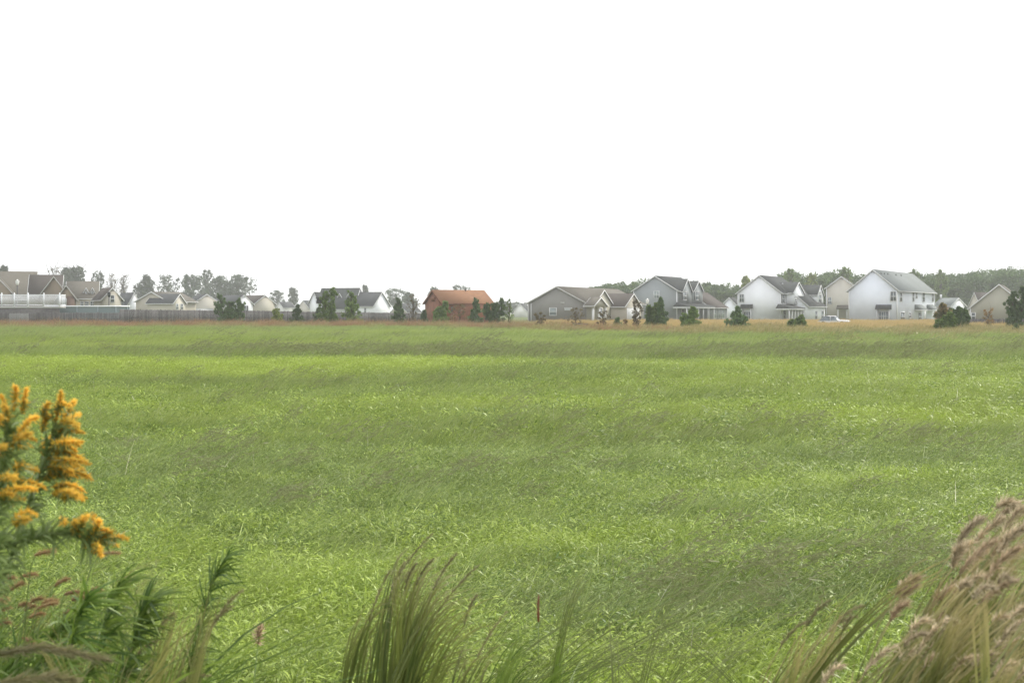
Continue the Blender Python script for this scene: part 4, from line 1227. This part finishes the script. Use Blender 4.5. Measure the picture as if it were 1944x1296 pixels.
# ------------------------------------------------------------------ foreground plants
def ribbons(mb, P0, P1, P2, width, seg=8, rs=rng, tip=.12, rnd=None, t0=0.0):
    P0, P1, P2 = (np.asarray(a, float) for a in (P0, P1, P2)); n = len(P0)
    t = np.linspace(t0, 1, seg + 1)[None, :, None]
    P = (1 - t) ** 2 * P0[:, None] + 2 * t * (1 - t) * P1[:, None] + t ** 2 * P2[:, None]
    tan = P2 - P0
    side = np.cross(tan, np.array([0, -1, 0]) + rs.normal(size=(n, 3)) * .6); side /= np.linalg.norm(side, axis=1, keepdims=True) + 1e-9
    ww = (np.broadcast_to(width, (n,)) * (.6 + .8 * rs.random(n)))[:, None, None] * np.maximum(tip, (1 - t) ** .5)
    V = np.stack([P - side[:, None] * ww / 2, P + side[:, None] * ww / 2], 2).reshape(-1, 3)
    k = np.arange(seg); q = np.stack([2 * k, 2 * k + 1, 2 * k + 3, 2 * k + 2], -1)
    Fq = (q[None] + (np.arange(n) * 2 * (seg + 1))[:, None, None]).reshape(-1, 4)
    if rnd is None: rnd = rs.random(n)
    mb.add(V, Fq, np.repeat(rnd, 2 * (seg + 1)), np.tile(np.repeat(t.ravel(), 2), n))


def barbs(mb, axis, n, length, w_, rs, back=.9, rad=.35, rnd=None, spread_t=(0, 1), drop=0.0):
    """fine bristles along a polyline axis (k,3)"""
    axis = np.asarray(axis, float)
    tt = spread_t[0] + (spread_t[1] - spread_t[0]) * rs.random(n)
    f = tt * (len(axis) - 1); i0 = np.clip(f.astype(int), 0, len(axis) - 2); fr = (f - i0)[:, None]
    c = axis[i0] * (1 - fr) + axis[i0 + 1] * fr
    d = axis[i0 + 1] - axis[i0]; d /= np.linalg.norm(d, axis=1, keepdims=True) + 1e-9
    e = d * back + rs.normal(size=(n, 3)) * rad; e[:, 2] -= drop
    taper = np.sin(np.clip(tt * .85 + .15, 0, 1) * math.pi) ** .5
    e *= (length * (.4 + .8 * rs.random(n)) * (.35 + .65 * taper))[:, None]
    s2 = np.cross(e, rs.normal(size=(n, 3))); s2 /= np.linalg.norm(s2, axis=1, keepdims=True) + 1e-9; s2 *= w_ / 2
    V = np.stack([c - s2, c + s2, c + e + s2 * .5, c + e - s2 * .5], 1).reshape(-1, 3)
    mb.add(V, np.arange(4 * n).reshape(-1, 4), np.repeat(rs.random(n) if rnd is None else np.clip(rnd + rs.normal(size=n) * .2, 0, 1), 4), np.repeat(tt, 4))


def bez(a, b, c, n=9):
    t = np.linspace(0, 1, n)[:, None]
    return (1 - t) ** 2 * np.array(a) + 2 * t * (1 - t) * np.array(b) + t ** 2 * np.array(c)


# goldenrod: (plant root px, depth, stem top px/py, flower branches as base -> tip in the photo)
def goldenrod(D, rootx, spine, arms, label, seed_):
    rs = np.random.default_rng(seed_)
    root = np.array([(rootx - CX) / F * D, D, 0.0])
    r = empty("goldenrod", root); tag(r, label, "goldenrod", "goldenrod plants at the left edge")
    sp = [W(px, py, D) - root for px, py in spine]
    ctl = [np.zeros(3), (sp[0] * np.array([.35, 1, .55]))] + sp
    st = MB(); st.tube(ctl, np.linspace(.005, .0018, len(ctl)), 6)
    lf = MB()
    cc = np.array(ctl); ss = np.linspace(.9, len(cc) - 1.7, 260)
    for s_ in ss:
        i0 = int(s_); c = cc[i0] + (cc[i0 + 1] - cc[i0]) * (s_ - i0)
        d = np.array([.7, 0, .15]) + rs.normal(size=3) * .55; d /= np.linalg.norm(d)
        ln = .022 + .03 * rs.random()
        tipv = c + d * ln; midp = c + d * ln * .5 + np.array([0, 0, .012])
        ribbons(lf, [c], [midp], [tipv], .0055, 5, rs, tip=.05)
    for (bx, by, tx, ty) in arms:
        dd = rs.normal() * .05
        a = W(bx, by, D) - root; b = W(tx, ty, D + dd) - root
        midp = (a + b) / 2 + np.array([0, 0, .012]) + rs.normal(size=3) * .006
        ax = bez(a, midp, b, 9)
        st.tube(ax, np.linspace(.0016, .0006, 9), 4)
        L_ = np.linalg.norm(b - a)
        fl = MB()
        n = int(160 + 5200 * L_)
        barbs(fl, ax, n, .0072, .0022, rs, back=.5, rad=.55, spread_t=(.12, 1))
        barbs(fl, ax, n // 5, .006, .003, rs, back=.2, rad=.7, spread_t=(.0, .3), rnd=.0)
        fl.build('flower_branch', M['gold'], r)
        barbs(st, ax, 60, .015, .0022, rs, back=.6, rad=.6, spread_t=(0, .55), drop=.4)
    st.build('stem', M['gr_stem'], r); lf.build('leaves', M['gr_stem'], r)


goldenrod(2.15, -90, [(-40, 1200), (20, 1060), (62, 930), (98, 840), (116, 760)], [
    (105, 800, 116, 742), (112, 815, 144, 760), (120, 810, 152, 786), (118, 800, 150, 812), (112, 822, 160, 822), (100, 845, 158, 838), (96, 850, 146, 856),
    (92, 858, 162, 876), (84, 870, 150, 884), (96, 878, 172, 880), (90, 888, 160, 892), (92, 896, 175, 910), (100, 905, 160, 904), (102, 926, 160, 932), (104, 934, 165, 946),
    (120, 946, 158, 950), (82, 862, 104, 828), (84, 800, 94, 765), (80, 820, 96, 790), (84, 910, 128, 900), (110, 780, 134, 770), (110, 838, 150, 846),
    (86, 888, 140, 898), (100, 940, 148, 940)],
    "goldenrod with dense one sided orange yellow plumes, right of the two at the left edge", 101)
goldenrod(2.0, -30, [(-22, 1150), (-8, 980), (0, 900), (10, 830), (22, 780)], [
    (26, 780, 29, 734), (42, 785, 50, 738), (4, 812, 2, 750), (8, 806, 8, 770), (30, 838, 72, 792), (26, 836, 70, 836), (22, 846, 60, 822), (28, 848, 56, 846), (2, 860, 22, 830),
    (18, 890, 72, 894), (20, 898, 50, 884), (0, 930, 86, 926), (12, 938, 70, 930), (10, 948, 46, 948), (24, 988, 70, 978), (28, 994, 56, 984), (0, 910, 30, 908), (-10, 870, 10, 850),
    (-14, 950, 24, 940), (-12, 830, 2, 790)],
    "goldenrod cut by the left edge with upright flower tips", 102)
goldenrod(2.1, -60, [(-60, 1100), (-10, 1040), (60, 1022), (110, 1012), (160, 1020), (190, 1028)], [
    (150, 1015, 168, 980), (165, 1020, 176, 975), (178, 1022, 190, 990), (185, 1025, 242, 1022), (182, 1030, 225, 1036), (188, 1030, 212, 1010), (180, 1032, 192, 1056),
    (160, 1030, 180, 1048), (120, 1010, 116, 988), (140, 1014, 142, 990), (172, 1020, 204, 1004)],
    "low arching goldenrod branch leaning right below the other two", 103)

# foxtails
def foxtail(D, rootx, heads, label, seed_, mat='fox'):
    rs = np.random.default_rng(seed_)
    root = np.array([(rootx - CX) / F * D, D, 0.0])
    r = empty("foxtail_grass", root); tag(r, label, "foxtail grass", "foxtail tufts at the lower left")
    bl = MB()
    for (x0, y0, x1, y1) in heads:
        dd = rs.normal() * .12
        a = W(x0, y0, D + dd) - root; b = W(x1, y1, D + dd) - root
        base_ = rs.normal(size=3) * .05; base_[2] = 0
        ax = bez(a, (a + b) / 2 + np.array([0, 0, .006]), b, 7)
        s_ = MB(); d = (b - a)
        s_.tube(bez(base_, np.array([a[0] * .6 + base_[0] * .4 - d[0] * .9, (a[1] + base_[1]) / 2, a[2] * .95]), a, 10), np.linspace(.0018, .0009, 10), 5)
        s_.build('stalk', M['gr_stem'], r)
        m = MB(); m.tube(ax, [.0022, .003, .003, .003, .0028, .0022, .001], 6, .3)
        barbs(m, ax, 420, .0085, .0009, rs, back=.75, rad=.55)
        m.build('seed_head', M[mat], r)
    n = 26
    P0 = rs.normal(size=(n, 3)) * [.08, .08, 0]; hgt = .7 + .4 * rs.random(n)
    P2 = P0 + np.stack([.35 + .4 * rs.random(n), rs.normal(size=n) * .15, hgt], -1)
    P1 = P0 + np.stack([.02 + 0 * hgt, rs.normal(size=n) * .05, hgt * .9], -1)
    ribbons(bl, P0, P1, P2, .008, 9, rs)
    bl.build('blades', M['weed_dark'], r)


foxtail(2.5, -120, [(-6, 1106, 30, 1096), (38, 1096, 70, 1090), (20, 1120, 46, 1106), (-8, 1142, 14, 1138), (0, 1160, 18, 1152), (34, 1152, 52, 1146), (-6, 1186, 16, 1181)],
        "foxtail tuft with red brown heads at the left edge, under the goldenrod", 111)
foxtail(2.6, 10, [(66, 1054, 104, 1047), (104, 1112, 130, 1098), (58, 1143, 80, 1136), (80, 1144, 108, 1140), (70, 1156, 108, 1144), (48, 1158, 66, 1150), (56, 1172, 84, 1164), (42, 1210, 66, 1224)],
        "foxtail tuft with many crowded heads between the left edge and the dark weeds", 112)
foxtail(2.7, 80, [(188, 1053, 228, 1050), (230, 1104, 254, 1098), (122, 1128, 158, 1124), (168, 1123, 192, 1119), (136, 1139, 164, 1134), (118, 1168, 144, 1156)],
        "rightmost foxtail tuft with wide spaced heads", 113)


# tussocks
def tussock(name, D, rootx, n, tips, label, mat, w_=.004, seed_=1, spread=.07, stiff=.85, group=None, plumes=None, pm='plume', cat="grass tuft", pl=.10, pw=.022, dj=.12, npl=420, straight=.25):
    """tips: function(rs, n) -> photo columns and rows of blade tips"""
    rs = np.random.default_rng(seed_)
    root = np.array([(rootx - CX) / F * D, D, 0.0])
    r = empty(name, root); tag(r, label, cat, group)
    K = max(8, n // 11)
    px, py = tips(rs, K)
    which = rs.integers(0, K, n)
    px = px[which] + rs.normal(size=n) * 9; py = py[which] + rs.normal(size=n) * 22
    dd = (rs.normal(size=K) * dj)[which] + rs.normal(size=n) * .02
    rn = np.clip(rs.random(K)[which] * .75 + rs.random(n) * .25, 0, 1)
    P2 = np.stack([(px - CX) / F * (D + dd), D + dd, EYE + (HY - py) / F * (D + dd)], -1) - root
    P0 = np.stack([(rs.normal(size=K) * spread)[which], (rs.normal(size=K) * spread)[which], np.zeros(n)], -1) + rs.normal(size=(n, 3)) * [.012, .012, 0]
    P1 = P0 * (1 - straight) + P2 * straight; P1[:, 2] = P2[:, 2] * stiff
    b = MB(); ribbons(b, P0, P1, P2, w_, 14, rs, rnd=rn)
    b.build('blades', M[mat], r)
    for (x0, y0, x1, y1) in (plumes or []):
        dd = rs.normal() * dj * .5 - .05
        a = W(x0, y0, D + dd) - root; c = W(x1, y1, D + dd) - root
        ax = bez(a, (a + c) / 2 + np.array([-.004, 0, .012]), c, 8)
        s_ = MB(); s_.tube(bez((0, 0, 0), (a[0] * .2, a[1] * .5, a[2] * .8), a, 10), np.linspace(.002, .001, 10), 5)
        m = MB()
        L_ = np.linalg.norm(c - a)
        m.tube(ax, np.linspace(.0012, .0006, 8), 4, .2)
        barbs(m, ax, int(npl * 1.5), pw * .8, .0016, rs, back=.8, rad=.5)
        barbs(m, ax, npl // 3, pw * 1.2, .001, rs, back=1.0, rad=.3, spread_t=(.3, 1))
        st = s_.build('stalk', M[mat], r)
        m.build('seed_plume', M[pm], r)
    return r


def tips_center(rs, n):
    u = (np.arange(n) + rs.random(n)) / n
    x = 705 + 250 * u + rs.normal(size=n) * 8
    y = 1065 + 70 * np.abs(u - .42) + 130 * np.clip(u - .6, 0, 1) ** 1.2 * 2 + 130 * rs.random(n) ** 1.6
    return x, y


tussock("grass_tussock", 3.0, 716, 240, tips_center, "upright olive green grass tussock in the bottom centre, fanning to the right", 'tus', .0052, 121, spread=.045, stiff=1.03, straight=.12,
        plumes=[(752, 1100, 822, 1012), (740, 1130, 770, 1065), (790, 1110, 822, 1062), (822, 1120, 868, 1050), (832, 1160, 910, 1072), (768, 1120, 790, 1070), (700, 1180, 742, 1080), (880, 1190, 905, 1130), (905, 1250, 962, 1160)], pm='tanbl', pw=.012, npl=130, cat="grass tuft")


def tips_low_right(rs, n):
    u = rs.random(n)
    return 840 + 150 * u + rs.normal(size=n) * 12, 1250 - 60 * u + 40 * rs.random(n)


tussock("grass_tuft", 2.9, 800, 30, tips_low_right, "low arching tan tipped grass right of the centre tussock", 'tus', .005, 122, stiff=1.0)


def tips_a(rs, n):
    u = rs.random(n)
    return 400 - 150 * u + rs.normal(size=n) * 26, 1110 + 120 * u + 60 * rs.random(n)


tussock("grass_tussock", 2.7, 255, 90, tips_a, "brownish stemmed grass tussock between the dark weeds and the centre tussock", 'tus', .0045, 123, spread=.06, stiff=.7, straight=.45,
        plumes=[(410, 1180, 460, 1120), (300, 1200, 330, 1165), (250, 1255, 300, 1215), (340, 1296, 400, 1282), (395, 1200, 440, 1150)], pw=.012, npl=130, pm='tanbl')


# the big windblown mass at the right
def tips_zone(x0, x1, ytop, depth):
    def f(rs, n):
        x = x0 + (x1 - x0) * rs.random(n)
        edge = np.interp(x, [1400, 1500, 1600, 1700, 1760, 1800, 1850, 1944, 2050], [1270, 1205, 1150, 1110, 1060, 1010, 985, 968, 950])
        y = edge + ytop + depth * rs.random(n) ** .9
        return x, y
    return f


_pr = random.Random(3)
TINY = []
for _k in range(16):
    _x = _pr.uniform(1640, 1930); _e = float(np.interp(_x, [1500, 1600, 1700, 1760, 1800, 1850, 1944], [1205, 1150, 1110, 1060, 1010, 985, 968]))
    _y = _pr.uniform(_e + 110, 1290); _l = _pr.uniform(16, 42)
    TINY.append((_x, _y, _x + _l, _y - _l * _pr.uniform(.4, .8)))
RG = "windblown plume grass at the lower right"
tussock("plume_grass", 2.6, 1560, 420, tips_zone(1790, 2050, 10, 240), "tallest plume grass with dense pinkish tan heads at the right edge", 'tus_r', .0055, 131, spread=.16, stiff=.85, straight=.45, group=RG, dj=.16,
        plumes=[(1815, 1040, 1862, 984), (1850, 1030, 1905, 985), (1880, 1005, 1925, 962), (1905, 1010, 1950, 962), (1925, 1020, 1975, 975), (1808, 1080, 1842, 1030), (1850, 1060, 1900, 1020), (1880, 1060, 1925, 1008),
                (1895, 1050, 1948, 1000), (1870, 1120, 1920, 1080), (1810, 1075, 1825, 1040), (1910, 1070, 1960, 1030), (1890, 965, 1930, 955), (1845, 1090, 1870, 1042)], pw=.020, npl=340, pm='plume')
tussock("plume_grass", 2.45, 1500, 420, tips_zone(1700, 2000, 60, 230), "plume grass in front of the tallest, with rose tinted heads", 'tus_r', .0055, 132, spread=.16, stiff=.8, straight=.5, group=RG, dj=.16,
        plumes=[(1820, 1090, 1890, 1025), (1870, 1100, 1935, 1040), (1790, 1130, 1850, 1100), (1860, 1145, 1930, 1100), (1700, 1130, 1742, 1096), (1705, 1150, 1740, 1112), (1770, 1150, 1810, 1118), (1690, 1180, 1720, 1145), (1760, 1210, 1790, 1168)], pw=.018, npl=280, pm='plumepink')
tussock("plume_grass", 2.25, 1420, 520, tips_zone(1600, 2040, 110, 260), "olive and tan plume grass filling the lower right corner", 'tus_r', .0055, 133, spread=.2, stiff=.8, straight=.5, group=RG, dj=.18,
        plumes=[(1740, 1240, 1800, 1175), (1750, 1250, 1805, 1195), (1890, 1230, 1950, 1175), (1870, 1265, 1950, 1205), (1900, 1260, 1920, 1220), (1840, 1300, 1900, 1250), (1930, 1290, 1990, 1250), (1640, 1280, 1700, 1225), (1560, 1300, 1600, 1262)] + TINY, pw=.014, npl=170, pm='plume')
tussock("plume_grass", 2.7, 1330, 200, tips_zone(1450, 1640, 10, 140), "thin outlying plume grass left of the mass, leaning right", 'tus_r', .0055, 134, spread=.1, stiff=.8, straight=.5, group=RG, dj=.14,
        plumes=[(1530, 1190, 1575, 1140), (1570, 1200, 1625, 1170), (1590, 1180, 1640, 1150), (1480, 1230, 1530, 1180), (1590, 1230, 1615, 1170)], pw=.014, npl=110, pm='tanbl')


def tips_corner(x0, x1, y0, y1):
    def f(rs, n):
        return x0 + (x1 - x0) * rs.random(n), y0 + (y1 - y0) * rs.random(n)
    return f


tussock("grass_tuft", 2.75, -60, 160, tips_corner(-20, 230, 1110, 1290), "soft green grass tangled with the foxtails at the lower left", 'weed_dark', .0045, 171, spread=.14, stiff=.9, straight=.3)
tussock("grass_tuft", 2.9, 170, 120, tips_corner(200, 420, 1160, 1290), "soft green grass between the leafy weeds and the brownish tussock", 'weed_dark', .0045, 172, spread=.12, stiff=.9, straight=.4)
tussock("grass_tuft", 3.3, 900, 110, tips_corner(960, 1180, 1215, 1296), "low green grass along the bottom edge, right of the centre tussock", 'weed_dark', .005, 173, spread=.16, stiff=.95, straight=.4)

tussock("grass_tuft", 3.1, -40, 200, tips_corner(-20, 330, 1070, 1240), "pale fine grass rising behind the foxtails at the lower left", 'tus', .0032, 174, spread=.2, stiff=.85, straight=.4)
tussock("grass_tuft", 2.5, 130, 150, tips_corner(60, 400, 1190, 1296), "low mixed grass across the bottom left, in front of the leafy weeds", 'tus_r', .004, 175, spread=.16, stiff=.9, straight=.4)
tussock("grass_tuft", 4.3, 1120, 260, tips_corner(1060, 1500, 1085, 1230), "hazy grey green windblown grass between the red spike and the plume grass", 'g_seed', .0028, 176, spread=.5, stiff=.8, straight=.4, dj=.3)

# feathery dark weeds
def leafy_weed(name, D, rootx, spine, label, seed_, n=160, ln=.05, w_=.007, mat='weed_dark', up=.25, cat="weed"):
    rs = np.random.default_rng(seed_)
    root = np.array([(rootx - CX) / F * D, D, 0.0])
    r = empty(name, root); tag(r, label, cat)
    sp = [W(px, py, D) - root for px, py in spine]
    ctl = np.array([np.zeros(3)] + sp)
    m = MB(); m.tube(ctl, np.linspace(.004, .0012, len(ctl)), 6); m.build('stem', M[mat], r)
    s_ = .7 + (len(ctl) - 1.7) * rs.random(n); i0 = np.clip(s_.astype(int), 0, len(ctl) - 2); fr = (s_ - i0)[:, None]
    c = ctl[i0] * (1 - fr) + ctl[i0 + 1] * fr
    d = np.array([.6, 0, up]) + rs.normal(size=(n, 3)) * .65; d /= np.linalg.norm(d, axis=1, keepdims=True)
    L_ = (ln * (.5 + rs.random(n)))[:, None]
    lf = MB(); ribbons(lf, c, c + d * L_ * .5 + [0, 0, .012], c + d * L_ + [.01, 0, -.004], w_, 5, rs, tip=.06)
    lf.build('leaves', M[mat], r)


leafy_weed("feathery_weed", 2.8, 340, [(352, 1290), (380, 1200), (400, 1110), (432, 1050)], "dark feathery weed leaning right at lower left, alone and tall", 141, 200, .055, .004)
for k, (rx, sp_, lab) in enumerate((
        (90, [(110, 1290), (135, 1220), (150, 1165), (170, 1130)], "leafy dark green weed under the rightmost foxtails"),
        (150, [(165, 1290), (190, 1220), (205, 1150), (228, 1105)], "tall yellowish topped weed with fine leaves, left of the feathery weed"),
        (220, [(230, 1296), (250, 1230), (262, 1175), (285, 1140)], "leafy weed between the yellowish topped one and the feathery weed"),
        (20, [(50, 1296), (80, 1250), (100, 1205), (130, 1180)], "broad leaved weed low in the left corner"),
        (-20, [(0, 1300), (20, 1270), (35, 1240), (70, 1215)], "broad leaved weed cut by the left edge"))):
    leafy_weed("leafy_weed", 2.45 + .08 * k, rx, sp_, lab, 150 + k, 150, .06, .0055)


def drooping(D, P, label, seed_):
    rs = np.random.default_rng(seed_)
    root = np.array([(P[0][0] - CX) / F * D, D, 0.0]); r = empty("seed_grass_spray", root); tag(r, label, "grass tuft")
    pts_ = [np.zeros(3)] + [W(x, y, D) - root for x, y in P[1:]]
    ax = np.array(pts_)
    m = MB(); m.tube(ax, np.linspace(.002, .001, len(ax)), 5); m.build('stalk', M['tus'], r)
    m = MB(); barbs(m, ax[1:], 900, .026, .0014, rs, back=1.0, rad=.28); m.build('seed_plume', M['tanbl'], r)


drooping(2.0, [(-160, 1296), (-60, 1252), (0, 1240), (70, 1228), (130, 1236), (205, 1252)], "tan spray of seed grass bowed across the left corner", 161)
drooping(1.95, [(-120, 1296), (-20, 1302), (30, 1292), (90, 1284), (140, 1290)], "tan spray of seed grass lying along the bottom left edge", 162)

# reddish spike and a pinkish seed head in the near field
r = empty("red_weed_spike", (W(1021, 0, 5.6)[0], 5.6, 0)); tag(r, "single thin red seed spike standing right of the centre tussock", "weed")
z0_, z1_ = zz(1180, 5.6), zz(1128, 5.6)
m = MB(); m.tube([(0, 0, 0), (0.003, 0, z0_)], [.003, .0025], 6); m.build('stalk', M['gr_stem'], r)
m = MB(); ax = bez((.003, 0, z0_), (.0, 0, (z0_ + z1_) / 2), (.004, 0, z1_), 6); m.tube(ax, [.004, .006, .006, .005, .004, .002], 6, .3)
barbs(m, ax, 200, .008, .003, np.random.default_rng(5), back=.4, rad=.6); m.build('seed_head', M['dock'], r)
r = empty("pink_seed_weed", (W(490, 0, 4.8)[0], 4.8, 0)); tag(r, "purplish brown seed head low in the grass left of the centre tussock", "weed")
z0_ = zz(1222, 4.8)
m = MB(); m.tube([(-.05, 0, 0), (0, 0, z0_)], [.003, .0025], 6); m.build('stalk', M['gr_stem'], r)
m = MB(); ax = bez((0, 0, z0_), (.0, 0, z0_ + .03), (.01, 0, z0_ + .07), 6)
barbs(m, ax, 320, .03, .004, np.random.default_rng(6), back=.5, rad=.5); m.build('seed_head', M['plumepink'], r)

# ------------------------------------------------------------------ haze
m_h = bpy.data.materials.new("pale_haze"); m_h.use_nodes = True
nt = m_h.node_tree; nt.nodes.remove(nt.nodes["Principled BSDF"])
pv_ = nt.nodes.new("ShaderNodeVolumePrincipled")
pv_.inputs["Color"].default_value = (0.96, 0.97, 0.985, 1)
pv_.inputs["Density"].default_value = 0.0005
pv_.inputs["Anisotropy"].default_value = 0.2
nt.links.new(pv_.outputs[0], nt.nodes["Material Output"].inputs["Volume"])
m = MB(); m.box(-920, 920, -70, 1420, -1.3, 26)
tag(m.build("haze", m_h), kind="stuff")
